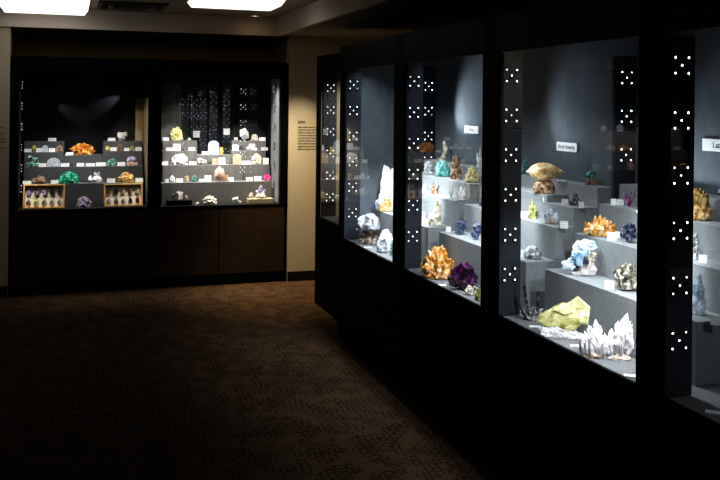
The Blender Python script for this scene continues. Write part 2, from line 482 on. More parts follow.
for a, b in ((xa0, xa1), (xb0, xb1)):
    bm = bmesh.new()
    bm.faces.new([bm.verts.new(p) for p in ((a, YG + .006, ZB0), (b, YG + .006, ZB0), (b, YG + .006, ZB1), (a, YG + .006, ZB1))])
    obj('glass_pane', bm, MT['glass'], cabB)

YR = [8.41, 8.55, 8.67, 8.79, 8.915]


def zrow(u, v, r): return onY(u, v, YR[r]).z


ZA_ = {1: zrow(83, 183.6, 0), 2: zrow(83, 166.7, 1), '3L': zrow(42, 152.3, 2), '3R': zrow(123, 151.2, 2), '3C': zrow(83, 155.3, 2), '4L': zrow(42, 141.5, 3), '4R': zrow(123, 141.2, 3)}
ZB_ = {1: zrow(220, 182, 0), 2: zrow(215, 164.9, 1), '3L': zrow(180, 151, 2), '3R': zrow(250, 150.7, 2), '3C': zrow(215, 155, 2), '4L': zrow(180, 140.8, 3), '4R': zrow(248, 140.8, 3)}


def back_riser(label, Z, xw, xw2, xl, xr, mat):
    """xw / xw2: pixel ends of the lowest tiers; xl, xr: ends of the left and right raised wings"""
    cx = onY(sum(xw) / 2, 170, YR[0]).x
    t = thing('display_riser', label, 'display riser', (cx, YR[0], ZB0 + .001))
    def tier(u0, u1, r, z, deep=1, z0=ZB0):
        x0, x1 = onY(u0, 160, YR[r]).x, onY(u1, 160, YR[r]).x
        bobj('tier', (x0 - cx, x1 - cx, YR[r] - YR[0], YR[r + deep] - YR[0], z0 - ZB0, z - ZB0 - .001), mat, t, bevel=.002)
    tier(*xw, 0, Z[1]); tier(*xw2, 1, Z[2])
    tier(*xl, 2, Z['3L']); tier(*xr, 2, Z['3R']); tier(xl[1] + .3, xr[0] - .3, 2, Z['3C'], 2)
    tier(*xl, 3, Z['4L']); tier(*xr, 3, Z['4R'])
    return t


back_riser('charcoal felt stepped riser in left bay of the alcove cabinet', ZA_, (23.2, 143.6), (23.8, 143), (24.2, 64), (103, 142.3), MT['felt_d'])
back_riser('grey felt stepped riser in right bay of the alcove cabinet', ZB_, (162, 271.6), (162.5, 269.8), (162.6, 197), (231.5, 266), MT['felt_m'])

zb = onY(179, 200, 8.30).z
x0, x1 = onY(167, 200, 8.3).x, onY(191.5, 200, 8.3).x
tag(bobj('display_plinth', (x0, x1, 8.27, 8.39, ZB0 + .001, zb), MT['back_d'], bevel=.002), 'low black plinth holding pale pink block mineral in right bay', 'plinth')
zb2 = onY(260, 198.6, 8.30).z
x0, x1 = onY(248, 200, 8.3).x, onY(273, 200, 8.3).x
tag(bobj('display_plinth', (x0, x1, 8.27, 8.39, ZB0 + .001, zb2), MT['beige'], bevel=.002), 'low beige plinth holding the purple and white crystal spray', 'plinth')

# side light columns of the alcove cabinet (bulbs seen edge-on)
light_column('pale lit light column on right side of the alcove cabinet, bulbs edge-on', xb1 + .002, 8.44, th=.006, rz=-PI / 2, w=.34, z0=ZB0 + .001, z1=1.95, sides=(1,), rows=CZ, dim=True, mat='pale')
light_column('dim light column on left side of the alcove cabinet', xa0 - .002, 8.42, th=.006, rz=PI / 2, w=.19, z0=ZB0 + .001, z1=1.9, sides=(1,), rows=CZ, dim=True)

for u, v, n, wh in ((185, 102, 2, 'first from left'), (194, 102.5, 3, 'second from left'), (203.3, 102, 4, 'third from left'), (213.6, 100, 4, 'fourth from left'), (226.6, 99, 4, 'fifth from left')):  # added strips drawing the long cabinet's reflected bulbs as objects
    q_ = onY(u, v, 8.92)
    light_column(f'slim dotted strip added for column reflections behind right bay risers, {wh}', q_.x, 8.931, z0=ZB0 + .001, z1=1.93, w=.076, sides=(1,), rows=[q_.z - .137 * k for k in range(n)], th=.006, faint=True)

# ------------------------------------------------------------------ mineral builders (local: x across view, y away, z up, base at z=0)
def nvec(v, s, k): return Vector((v.x * s + k * 7.13, v.y * s + k * 3.7, v.z * s - k * 5.1))


def lump_bm(w, d, h, seed, amp=.34, freq=1.6, sub=4, cell=.12, flat=.35):
    bm = bmesh.new(); bmesh.ops.create_icosphere(bm, subdivisions=sub, radius=1)
    for v in bm.verts:
        n = v.co.normalized()
        a = noise.noise(nvec(n, freq, seed)) + .5 * noise.noise(nvec(n, freq * 2.3, seed + 3)) + .3 * noise.noise(nvec(n, freq * 5, seed + 5))
        r = 1 + amp * a
        if cell:
            dd = noise.voronoi(nvec(n, 3.2, seed))[0]
            r += cell * (.45 - dd[0])
        v.co = n * r
    for v in bm.verts:
        if v.co.z < -flat: v.co.z = -flat + (v.co.z + flat) * .02
    fit(bm, w, d, h)
    return bm


def fit(bm, w, d, h):
    xs = [v.co.x for v in bm.verts]; ys = [v.co.y for v in bm.verts]; zs = [v.co.z for v in bm.verts]
    cx, cy, z0 = (min(xs) + max(xs)) / 2, (min(ys) + max(ys)) / 2, min(zs)
    fx, fy, fz = w / max(1e-6, max(xs) - min(xs)), d / max(1e-6, max(ys) - min(ys)), h / max(1e-6, max(zs) - z0)
    for v in bm.verts: v.co = Vector(((v.co.x - cx) * fx, (v.co.y - cy) * fy, (v.co.z - z0) * fz))


def prism(bm, base, direc, L, r, n=6, tip=.3, seed=0, squash=1.):
    z = direc.normalized(); x = z.orthogonal().normalized(); y = z.cross(x)
    a0 = seed * 1.7
    rg = []
    for t_, rr in ((-.12, r * .95), (1 - tip, r)):
        rg.append([bm.verts.new(base + z * (L * t_) + x * (rr * math.cos(a0 + 2 * PI * k / n)) + y * (rr * squash * math.sin(a0 + 2 * PI * k / n))) for k in range(n)])
    ap = bm.verts.new(base + z * L + x * r * .15)
    bm.faces.new(list(reversed(rg[0])))
    for k in range(n):
        bm.faces.new((rg[0][k], rg[0][(k + 1) % n], rg[1][(k + 1) % n], rg[1][k]))
        bm.faces.new((rg[1][k], rg[1][(k + 1) % n], ap))


def spikes_bm(w, d, h, n, seed, spread=.9, thick=.13, low=.35):
    R = random.Random(seed); bm = bmesh.new()
    for i in range(n):
        a = R.uniform(0, 2 * PI); e = R.random() ** .7 * spread
        b = Vector((math.cos(a) * e * .45 * w, math.sin(a) * e * .42 * d, h * .12))
        dr = Vector((math.cos(a) * e * .9, math.sin(a) * e * .5, 1))
        L = h * R.uniform(low, 1) * (1 - .35 * e)
        prism(bm, b, dr, L, thick * min(w, h) * R.uniform(.6, 1.15), seed=i, tip=R.uniform(.25, .5))
    fit(bm, w, d, h)
    return bm


def cube_at(bm, c, s, rot):
    M_ = Matrix.Translation(c) @ rot.to_matrix().to_4x4() @ Matrix.Diagonal((*s, 1))
    bmesh.ops.create_cube(bm, size=1, matrix=M_)


def cubes_bm(w, d, h, n, seed, size=.42, tilt=.5):
    R = random.Random(seed); bm = bmesh.new()
    for i in range(n):
        a = R.uniform(0, 2 * PI); e = R.random() ** .6
        s = size * R.uniform(.6, 1.15) * min(w, h)
        c_ = Vector((math.cos(a) * e * .36 * w, math.sin(a) * e * .32 * d, h * R.uniform(.15, .75) * (1.05 - .4 * e)))
        cube_at(bm, c_, (s, s * R.uniform(.8, 1), s * R.uniform(.8, 1)), Euler((R.uniform(-tilt, tilt), R.uniform(-tilt, tilt), R.uniform(0, 1.5))))
    fit(bm, w, d, h)
    return bm


def arch_bm(w, d, h, round_=.8, seed=0):
    bm = bmesh.new(); R = random.Random(seed)
    pts = [(-w / 2, 0), (w / 2, 0)]
    n = 12
    hb = h - w / 2 * round_
    for k in range(n + 1):
        a = PI * k / n
        pts.append((w / 2 * math.cos(a) * R.uniform(.97, 1), hb + w / 2 * round_ * math.sin(a)))
    f0 = [bm.verts.new((x, -d / 2, z)) for x, z in pts]; f1 = [bm.verts.new((x, d / 2, z)) for x, z in pts]
    bm.faces.new(f0); bm.faces.new(list(reversed(f1)))
    for i in range(len(pts)): bm.faces.new((f0[i], f0[(i + 1) % len(pts)], f1[(i + 1) % len(pts)], f1[i]))
    return bm


def bowl_bm(w, d, h, seed):
    bm = lump_bm(w, d, h, seed, .16, 1.3, 3, 0, .5)
    for v in bm.verts:                                   # hollow the side that faces the aisle
        if v.co.y < 0:
            q_ = math.hypot(v.co.x / (w * .36), (v.co.z - h * .5) / (h * .36))
            if q_ < 1: v.co.y += (1 - q_ * q_) * d * .45
    return bm


def blades_bm(w, d, h, n, seed):
    R = random.Random(seed); bm = bmesh.new()
    for i in range(n):
        a = (i / (n - 1) - .5) * 1.5 + R.uniform(-.1, .1)
        prism(bm, Vector((a * w * .2, R.uniform(-.1, .1) * d, 0)), Vector((a * .8, R.uniform(-.2, .2), 1)), h * R.uniform(.75, 1.05), w * R.uniform(.06, .1), n=4, tip=.25, seed=i, squash=.5)
    fit(bm, w, d, h); return bm


# colour sets, dark to light
G = lambda g: (g, g, g)
C = dict(
    orange=[(.20, .05, .005), (.72, .25, .02), (.95, .52, .12)],
    orange2=[(.22, .08, .01), (.75, .32, .05), (.95, .72, .42)],
    amber=[(.22, .10, .02), (.62, .36, .10), (.86, .68, .38)],
    emerald=[(.0, .12, .07), (.01, .38, .22), (.10, .60, .40)],
    green=[(.01, .08, .05), (.04, .25, .17), (.4, .55, .45)],
    greenwhite=[(.02, .07, .06), (.12, .28, .26), (.75, .85, .84)],
    olive=[(.08, .08, .02), (.34, .34, .10), (.68, .65, .32)],
    teal=[(.01, .08, .08), (.03, .20, .19), (.25, .42, .40)],
    yellow=[(.45, .36, .05), (.72, .62, .12), (.88, .82, .38)],
    lemon=[(.52, .42, .12), (.78, .70, .30), (.90, .86, .60)],
    brightyellow=[(.6, .45, .02), (.85, .7, .06), (.9, .8, .3)],
    white=[(.55, .53, .52), (.78, .76, .75), (.88, .87, .87)],
    pinkwhite=[(.60, .50, .47), (.80, .73, .72), (.90, .86, .86)],
    bluewhite=[(.30, .36, .42), (.58, .66, .74), (.82, .86, .90)],
    sky=[(.10, .22, .34), (.25, .48, .66), (.66, .80, .90)],
    paleblue=[(.20, .27, .33), (.38, .48, .56), (.62, .72, .80)],
    navy=[(.005, .006, .012), (.018, .026, .055), (.16, .18, .24)],
    denim=[(.014, .02, .045), (.05, .07, .14), (.15, .18, .28)],
    purple=[(.008, .003, .012), (.045, .010, .045), (.15, .04, .13)],
    lilac=[(.10, .07, .14), (.26, .20, .32), (.60, .52, .62)],
    violetwhite=[(.16, .10, .30), (.45, .38, .60), (.85, .82, .88)],
    magenta=[(.35, .01, .12), (.65, .03, .26), (.85, .15, .45)],
    plum=[(.12, .01, .09), (.30, .05, .22), (.70, .50, .64)],
    pink=[(.38, .22, .16), (.62, .40, .32), (.78, .58, .50)],
    tan=[(.32, .23, .14), (.55, .42, .28), (.72, .60, .45)],
    cream=[(.22, .18, .12), (.60, .53, .40), (.84, .80, .70)],
    brown=[(.06, .035, .02), (.20, .12, .07), (.45, .30, .20)],
    rust=[(.05, .025, .012), (.25, .13, .07), (.62, .45, .30)],
    dark=[(.008, .008, .010), (.03, .03, .035), (.14, .14, .15)],
    darkred=[(.03, .004, .006), (.12, .012, .02), (.25, .05, .05)],
    smoke=[(.02, .018, .02), (.10, .09, .09), (.40, .38, .38)],
    grey=[(.05, .055, .06), (.26, .27, .28), (.68, .69, .69)],
    agate=[(.05, .055, .07), (.25, .26, .29), (.72, .74, .76)],
    agatebrown=[(.07, .05, .04), (.26, .19, .15), (.62, .55, .50)],
    pyrite=[(.025, .022, .018), (.20, .18, .13), (.70, .66, .54)],
    bw=[(.02, .02, .02), (.30, .30, .30), (.85, .85, .85)],
)


def MM(key, size, rough=.35, **k): return mineral(C[key], round(5.5 / max(size, .02), 1), rough, **k)


PXROT = lambda x, y: -math.atan2(x, y)
GROUPS = {}
ITEMS = []          # (case, row, u, label, short, kind) for the caption cards
NUDGE = .5


def base_point(case, row, u, v, dx=0.):
    """foot of a specimen: on the middle of its tread, in the direction of (u, v)"""
    if case in UNITS or case == 'F':
        if case == 'F':
            r_ = ray(u, v); x, z = r_.x * (ZD - H) / r_.z + .035, ZD
        else:
            rows = UNITS[case]['rows']; xs = [r[0] for r in rows] + [2.612]
            x, z = (xs[row - 1] + xs[row]) / 2, rows[row - 1][1]
            if case == 'U2' and row == 3 and u < 546: z = 1.238
        x += dx
        p_ = onX(u, v, x); return Vector((x, p_.y, z))
    if case == 'P1': y, z = 8.33, zb
    elif case == 'P2': y, z = 8.33, zb2
    elif row == 0: y, z = 8.325, ZB0
    else:
        Z = ZA_ if case == 'A' else ZB_
        r = int(str(row)[0]); y, z = (YR[r - 1] + YR[r]) / 2, Z[row]
        if str(row) == '3C': y += .04
    y += dx
    p_ = onY(u, v, y); return Vector((p_.x, y, z))


def tread_limits(case, row):
    if case == 'F': return 1.912, 2.108
    if case in UNITS:
        xs = [r[0] for r in UNITS[case]['rows']] + [2.608]
        return xs[row - 1] - .009, xs[row] - .009
    if case in ('P1', 'P2'): return 8.265, 8.395
    if row == 0: return 8.255, 8.405
    r = int(str(row)[0])
    return YR[r - 1] - .005, (YR[r + 1] if str(row) == '3C' else YR[r]) - .007


def settle(case, row, u, vb, dx, rz, bms):
    """slide a specimen along the line of its place until it stands clear of the next step; thin it if it must be"""
    lo, hi = tread_limits(case, row)
    ax = 0 if case in UNITS or case == 'F' else 1
    c_, s_ = math.cos(rz), math.sin(rz)
    for b in bms:
        for v in b.verts: v.co.z = max(v.co.z, 0)
    def ext():
        vals = [(v.co.x * c_ - v.co.y * s_) if ax == 0 else (v.co.x * s_ + v.co.y * c_) for b in bms for v in b.verts]
        return min(vals), max(vals)
    for k in range(14):
        a, b = ext()
        if b - a <= hi - lo + (0 if case == 'F' else .02): break
        for bm in bms:
            for v in bm.verts: v.co.y *= .88
    p_ = base_point(case, row, u, vb, dx)
    a, b = ext()
    if p_[ax] + b > hi: dx += hi - p_[ax] - b
    elif p_[ax] + a < lo and case == 'F': dx += min(lo - p_[ax] - a, hi - p_[ax] - b)
    p_ = base_point(case, row, u, vb, dx); p_.z += .001
    return p_


def specimen(case, row, u0, u1, vt, vb, kind, key, label, short, seed=None, dx=0., name='mineral_specimen', key2=None, rough=.35, dmax=None, vfix=None, **kw):
    u = (u0 + u1) / 2
    p_ = base_point(case, row, u, vb, dx)
    sc = depth(p_) / F
    w, h = (u1 - u0) * sc, (vb - vt) * sc
    lim = dmax or (.115 if case in UNITS else .15 if case == 'F' else .105)
    d = min(w * .75, lim)
    seed = seed if seed is not None else int(u * 3 + vb)
    rz = PXROT(p_.x, p_.y)
    ITEMS.append((case, row, u, label, short, 'm'))
    parts = []
    sz = max(w, h)
    if kind == 'lump': parts = [('body', lump_bm(w, d, h, seed, **kw), MM(key, sz, rough), False)]
    elif kind == 'smooth': parts = [('body', lump_bm(w, d, h, seed, .15, 1.2, 3, **kw), MM(key, sz, rough, bump=.15), True)]
    elif kind == 'knobbly': parts = [('body', lump_bm(w, d, h, seed, .22, 1.8, 4, cell=kw.get('cell', .55)), MM(key, sz, rough), False)]
    elif kind == 'cubes': parts = [('crystals', cubes_bm(w, d, h, kw.get('n', 9), seed, kw.get('size', .45), kw.get('tilt', .5)), MM(key, sz, rough, bump=.1), False)]
    elif kind == 'spikes':
        parts = [('crystals', spikes_bm(w, d, h, kw.get('n', 22), seed, kw.get('spread', .9), kw.get('thick', .13)), MM(key, sz, rough, bump=.1), False)]
        parts.append(('matrix', lump_bm(w * .85, d * .85, h * kw.get('mh', .45), seed + 1, .25), MM(key2 or key, sz, .8), False))
    elif kind == 'blades': parts = [('crystals', blades_bm(w, d, h, kw.get('n', 6), seed), MM(key, sz, rough, bump=.1), False)]
    elif kind == 'arch': parts = [('body', arch_bm(w, min(d, .05), h, kw.get('rnd', .8), seed), MM(key, sz, rough, bump=.1, veins=2.), False)]
    elif kind == 'crescent':
        bm = bmesh.new(); rr = []
        for i in range(13):
            a = -1.9 + 2.9 * i / 12; r_ = .26 * math.sin(PI * (i + .9) / 14) ** .6
            c_ = Vector((math.cos(a) * .5, 0, math.sin(a))); nr = Vector((math.cos(a), 0, math.sin(a)))
            ring = []
            for q2 in range(10):
                b_ = 2 * PI * q2 / 10; jj = 1 + .25 * noise.noise(Vector((i * .6, q2 * .9, seed)))
                ring.append(bm.verts.new(c_ + nr * (r_ * math.cos(b_) * jj) + Vector((0, r_ * math.sin(b_) * jj, 0))))
            rr.append(ring)
        for a_, b_ in zip(rr, rr[1:]):
            for q2 in range(10): bm.faces.new((a_[q2], a_[(q2 + 1) % 10], b_[(q2 + 1) % 10], b_[q2]))
        bm.faces.new(rr[0]); bm.faces.new(rr[-1]); fit(bm, w, d, h)
        parts = [('body', bm, MM(key, sz, rough), False)]
    elif kind == 'bowl': parts = [('body', bowl_bm(w, d, h, seed), MM(key, sz, rough, bump=.3), True)]
    elif kind == 'pair':                                 # two stones grown together: lower matrix, upper crystals
        parts = [('matrix', lump_bm(w, d, h * kw.get('mh', .5), seed, .25), MM(key2, sz, .8), False)]
        cb = kw.get('top', 'cubes')
        tw = w * kw.get('tw', .8)
        b2 = cubes_bm(tw, d * .8, h * .7, 8, seed, .5) if cb == 'cubes' else spikes_bm(tw, d * .8, h * .8, 14, seed) if cb == 'spikes' else lump_bm(tw, d * .85, h * .72, seed + 4, .3, 2, 3, cell=.4)
        bmesh.ops.translate(b2, verts=b2.verts, vec=(kw.get('ox', 0) * w, 0, h - (h * .7 if cb != 'spikes' else h * .8) - (.02 * h if cb == 'lump' else 0)))
        parts.append(('crystals', b2, MM(key, sz, rough, bump=.2), False))
    p_ = settle(case, row, u, vfix or vb, dx, rz, [q_[1] for q_ in parts])
    if len(parts) == 1:
        o = obj(name, parts[0][1], parts[0][2], smooth=parts[0][3])
        o.location = p_; o.rotation_euler = (0, 0, rz); tag(o, label, 'mineral')
    else:
        o = thing(name, label, 'mineral', p_, rz)
        for n_, b_, m_, s_ in parts: obj(n_, b_, m_, o, smooth=s_)
    return o


CARDS = []


def card(case, row, u0, u1, vt, vb, flat=False, dx=None, lift=0., back=False):
    CARDS.append((case, row, u0, u1, vt, vb, flat, dx, lift))


def make_card(case, row, u0, u1, vt, vb, flat, dx, lift, label):
    u = (u0 + u1) / 2
    if dx is None:
        dx = -.035
    p_ = base_point(case, row, u, vb, dx)
    sc = depth(p_) / F
    w, h = (u1 - u0) * sc, (vb - vt) * sc
    bm = bmesh.new()
    if flat:
        w = max(w, .05)
        box(bm, -w / 2, w / 2, -.016, .016, 0, .002)
    else:
        # tent card: tilted face with a folded back leg
        t_ = .0012
        lean = h * .22
        vs = [bm.verts.new(q_) for q_ in ((-w / 2, 0, 0), (w / 2, 0, 0), (w / 2, lean, h), (-w / 2, lean, h), (w / 2, lean * 2, 0), (-w / 2, lean * 2, 0))]
        bm.faces.new((vs[0], vs[1], vs[2], vs[3])); bm.faces.new((vs[3], vs[2], vs[4], vs[5]))
        bm.faces.new((vs[0], vs[5], vs[4], vs[1])); bm.faces.new((vs[1], vs[4], vs[2])); bm.faces.new((vs[0], vs[3], vs[5]))
    o = obj('caption_card', bm, MT['card'])
    o.location = p_ + Vector((0, 0, lift + .001)); o.rotation_euler = (0, 0, PXROT(p_.x, p_.y))
    tag(o, label, 'label card', 'white caption cards in the cases')
    return o



# ------------------------------------------------------------------ specimens, left bay of the alcove cabinet (case A)
SP, CD = specimen, card
SP('A', 0, 76, 92, 196.5, 208, 'knobbly', 'lilac', 'purple and grey crystal lump on floor between the two specimen boxes', 'purple lump', name='geode')
SP('A', 1, 32, 46, 175.8, 183.8, 'lump', 'brown', 'dark brown and black rough mineral above the left specimen box', 'dark brown mineral', amp=.5)
SP('A', 1, 58, 79, 172.3, 184, 'knobbly', 'emerald', 'bright emerald green mineral on the lowest riser step', 'emerald green mineral', name='malachite')
SP('A', 1, 88, 102, 171, 184, 'pair', 'bw', 'black and white crystal group right of the emerald green mineral', 'black and white crystals', key2='white', top='spikes', mh=.55, tw=.7)
SP('A', 1, 117, 134, 173, 183.4, 'lump', 'amber', 'yellow orange peaked mineral above the right specimen box', 'yellow orange mineral', amp=.4, cell=.3)
CD('A', 1, 23, 31, 180.6, 183.8); CD('A', 1, 51, 58, 180.2, 183.8); CD('A', 1, 107, 115, 179.3, 183.4); CD('A', 1, 135.5, 143, 179.2, 183.2)
SP('A', 2, 26, 40, 155.3, 167, 'pair', 'greenwhite', 'dark green and white crystal group at left end of second step', 'dark green and white crystals', key2='green', top='cubes')
SP('A', 2, 47, 60, 158.3, 166.8, 'arch', 'bluewhite', 'pale blue white rounded mineral below the white disc', 'pale blue rounded mineral', dx=.01)
SP('A', 2, 70.5, 76, 162.5, 166.6, 'lump', 'dark', 'small dark grey stone left of the row of centre cards', 'small dark stone')
SP('A', 2, 106.5, 117, 158.2, 166.5, 'knobbly', 'green', 'green and white crusted mineral on second step, right half', 'green crusted mineral')
SP('A', 2, 125.5, 138, 156.5, 166.2, 'pair', 'violetwhite', 'purple blue and pink crystal group at right end of second step', 'purple blue crystals', key2='pink')
CD('A', 2, 39, 46, 163, 166.5); CD('A', 2, 61, 69, 163, 166.5); CD('A', 2, 76.7, 84, 163.2, 166.6); CD('A', 2, 86, 95, 163.4, 166.5); CD('A', 2, 96.2, 105.5, 162.6, 166.4); CD('A', 2, 117.5, 125, 162, 165.8)
SP('A', '3L', 31.8, 36, 145, 152, 'cubes', 'brightyellow', 'small bright yellow mineral at the left of third step', 'bright yellow mineral', n=5)
SP('A', '3L', 42.2, 48, 145.5, 152, 'arch', 'bluewhite', 'small round white disc mineral on third step, left half', 'white disc', rnd=.9)
SP('A', '3L', 55.5, 63, 145, 152, 'lump', 'rust', 'small reddish brown stone at right end of left wing', 'reddish brown stone', amp=.4)
SP('A', '3R', 105.2, 110, 146.5, 151.5, 'cubes', 'yellow', 'small pale yellow block mineral at left end of right wing', 'pale yellow block', n=4)
SP('A', '3R', 117, 123.8, 144.3, 151.2, 'lump', 'brown', 'small brown and grey peaked stone in middle of right wing', 'brown and grey stone', amp=.4)
SP('A', '3R', 129.7, 135, 146, 151, 'lump', 'olive', 'small yellow green stone at right end of right wing', 'yellow green stone')
CD('A', '3L', 24.4, 31.4, 149, 152.2); CD('A', '3L', 36.3, 41.8, 148.3, 152.2); CD('A', '3L', 49, 55, 148.2, 152); CD('A', '3R', 110.4, 116.6, 147.6, 151.3); CD('A', '3R', 124.2, 129.3, 148, 151.1); CD('A', '3R', 135.4, 141.8, 147.2, 151)
SP('A', '3C', 69.3, 95.6, 143, 155, 'knobbly', 'orange', 'large bright orange knobbly mineral on the centre block', 'large orange mineral', dmax=.16)
CD('A', '3C', 66, 73, 152.6, 155.5, dx=-.09)
CD('A', '4L', 48.3, 56, 138, 141.3); CD('A', '4R', 108, 115.3, 138, 141.1)
SP('A', '4R', 117, 127.3, 131.8, 141, 'cubes', 'white', 'bright white blocky mineral standing on top step of the left bay', 'white blocky mineral', n=6, size=.6, tilt=.25)

# ------------------------------------------------------------------ right bay of the alcove cabinet (case B)
SP('P1', 0, 172, 183.2, 190.5, 199.4, 'cubes', 'pinkwhite', 'pale pink and white block mineral on the low black plinth', 'pink block mineral', n=4, size=.85, tilt=.3)
SP('P1', 0, 184, 188.2, 194.8, 199.2, 'lump', 'tan', 'small tan brown pebble beside the pink block mineral', 'tan pebble')
SP('B', 0, 201.3, 217.3, 196.3, 204.8, 'knobbly', 'cream', 'greenish white crusted lump on floor of right bay', 'greenish white lump', cell=.4)
SP('B', 0, 195.3, 199.3, 202.6, 205, 'lump', 'cream', 'tiny pale pebble left of the greenish white lump', 'pale pebble')
SP('B', 0, 232, 238.5, 198, 204.6, 'cubes', 'white', 'small white block mineral on floor right of the crusted lump', 'white block', n=4)
SP('B', 0, 238.6, 241.5, 201.6, 204.6, 'lump', 'tan', 'tiny tan pebble touching the small white block mineral', 'tiny tan pebble')
SP('P2', 0, 255.3, 266, 184.3, 198.2, 'pair', 'violetwhite', 'purple and white crystal spray on the beige plinth', 'purple spray', key2='pinkwhite', top='spikes', mh=.45, tw=.95)
SP('P2', 0, 248.6, 254, 192.5, 198.5, 'lump', 'tan', 'small tan stone left of the purple spray on beige plinth', 'tan stone')
SP('B', 1, 169, 175.3, 175, 182.2, 'lump', 'bluewhite', 'small blue white globe-shaped mineral at left of lowest step', 'blue white globe')
SP('B', 1, 184, 189, 176, 182, 'cubes', 'tan', 'small brown tan block mineral on lowest step', 'brown block', n=2, tilt=.1, size=.9)
SP('B', 1, 191, 198, 175.3, 182.2, 'knobbly', 'teal', 'small dark teal rounded mineral on lowest step', 'dark teal mineral')
SP('B', 1, 213.8, 225, 167, 181.8, 'lump', 'pink', 'tall pink and brown stone standing on lowest step', 'tall pink stone', amp=.2, flat=.7)
SP('B', 1, 225.2, 228.3, 175.8, 181.8, 'arch', 'amber', 'narrow honey coloured piece touching the tall pink stone', 'honey piece', rnd=.2, dx=.02)
SP('B', 1, 240.8, 246, 171.5, 181.2, 'blades', 'darkred', 'dark red upright crystals right of the tall pink stone', 'dark red crystals', n=5)
SP('B', 1, 263, 271, 175, 181.5, 'knobbly', 'magenta', 'vivid magenta pink mineral at right end of lowest step', 'magenta mineral')
CD('B', 1, 165, 168.8, 178.6, 182.2); CD('B', 1, 176, 183, 178.8, 182.6); CD('B', 1, 199, 204, 178.6, 181.6); CD('B', 1, 204.6, 211.2, 175.8, 182); CD('B', 1, 228.4, 233.8, 177.8, 181.6); CD('B', 1, 246.2, 252.6, 177.8, 181.5); CD('B', 1, 254.2, 261.2, 177, 181.5)
SP('B', 2, 171, 188, 154, 165.4, 'knobbly', 'white', 'large snow white rounded crystal mass on second step', 'large white mass', cell=.35, dmax=.11)
SP('B', 2, 189.8, 196.5, 156.3, 163.5, 'lump', 'dark', 'black rough stone behind cards right of large white mass', 'black rough stone', dx=.02)
SP('B', 2, 197.3, 207.2, 158, 165, 'cubes', 'bw', 'white and black speckled crystal blocks on second step centre', 'speckled blocks', n=10)
SP('B', 2, 208.3, 212, 160, 164.6, 'lump', 'dark', 'tiny dark stone beside the short tan cylinder stone', 'tiny dark stone')
SP('B', 2, 212, 216.6, 158.8, 164.6, 'arch', 'tan', 'short tan cylinder stone below the blue arched slab', 'tan cylinder stone', rnd=.2)
SP('B', 2, 233, 241.2, 154.3, 164.2, 'arch', 'tan', 'tan rounded slab stone on second step, right half', 'tan rounded slab', rnd=.6)
SP('B', 2, 251, 262, 153.6, 164.3, 'knobbly', 'cream', 'cream white crystal cluster with brown base at right of second step', 'cream cluster')
CD('B', 2, 162.4, 168, 161.6, 165.3); CD('B', 2, 189.2, 196.4, 161.8, 165.2); CD('B', 2, 218, 225, 158, 164.6); CD('B', 2, 241.6, 250.8, 161, 164.3); CD('B', 2, 263, 268.6, 158, 164)
SP('B', '3L', 180.5, 188, 148.3, 151, 'lump', 'dark', 'low black stone at the left wing of third step', 'low black stone')
SP('B', '3C', 208, 219, 141, 154.7, 'arch', 'paleblue', 'pale blue arched slab standing on the centre block', 'blue arched slab')
SP('B', '3C', 219.6, 223, 148, 155, 'arch', 'amber', 'narrow tan block touching the pale blue arched slab', 'narrow tan block', rnd=.1)
SP('B', '3R', 238.8, 245, 145, 150.6, 'lump', 'dark', 'black lump mineral at the right wing of third step', 'black lump')
SP('B', '3R', 246.2, 257, 147.3, 150.6, 'cubes', 'white', 'flat white block mineral on right wing of third step', 'flat white block', n=3, tilt=.1, size=1.)
CD('B', '3L', 166, 172.4, 147.8, 151); CD('B', '3L', 173.2, 180.2, 143.8, 150.6); CD('B', '3L', 188.8, 195, 147.5, 150.8); CD('B', '3C', 202, 207.8, 151.8, 154.8); CD('B', '3R', 232.5, 238.5, 144.8, 150.4); CD('B', '3R', 248.8, 255, 143.6, 147.8, dx=.04, lift=0.02); CD('B', '3R', 261.2, 268, 147.4, 150.5)
SP('B', '4L', 169.5, 183.2, 126.3, 140.6, 'knobbly', 'lemon', 'pale yellow crystal mass on top step at left of right bay', 'pale yellow mass', cell=.45)
SP('B', '4L', 187.5, 191.2, 137.3, 140.5, 'lump', 'pinkwhite', 'tiny pinkish pebble right of the pale yellow mass', 'pinkish pebble')
SP('B', '4R', 239.5, 249, 127.8, 140.4, 'cubes', 'white', 'white tilted block mineral at top right of right bay', 'white tilted block', n=1, size=1., tilt=.9, seed=12)
SP('B', '4R', 250.5, 258.5, 133.8, 140.5, 'knobbly', 'cream', 'cream white crusted mineral beside the white tilted block', 'cream crusted mineral', dx=-.02)
SP('B', '4R', 234, 237.8, 137.4, 140.6, 'cubes', 'pinkwhite', 'tiny pink block left of the white tilted block mineral', 'tiny pink block', n=2, tilt=.1, size=.9)
CD('B', '4L', 162.8, 169.2, 137.8, 140.9); CD('B', '4R', 259.2, 265.6, 137.6, 140.7)


def stand_card(u0, u1, vt, vb, vf, row, label):
    p_ = base_point('B', row, (u0 + u1) / 2, vf, .04); p_.z += .0012
    sc = depth(p_) / F
    w, h, hf = (u1 - u0) * sc, (vb - vt) * sc, (vf - vb) * sc
    t = thing('caption_stand', label, 'label card', p_, PXROT(p_.x, p_.y))
    bobj('foot', (-.02, .02, -.015, .015, 0, .004), MT['panel'], t, bevel=.001)
    bobj('rod', (-.002, .002, 0, .004, .004, hf + h * .3), MT['panel'], t, bevel=0)
    bobj('card', (-w / 2, w / 2, -.003, -.0005, hf, hf + h), MT['card'], t, bevel=0)


stand_card(193, 199.6, 131.5, 138, 140.8, '4L', 'square white caption card on thin stand right of the pale yellow mass')
stand_card(223.3, 229.5, 129.5, 135.5, 154.8, '3C', 'square white caption card on tall thin stand left of white tilted block')

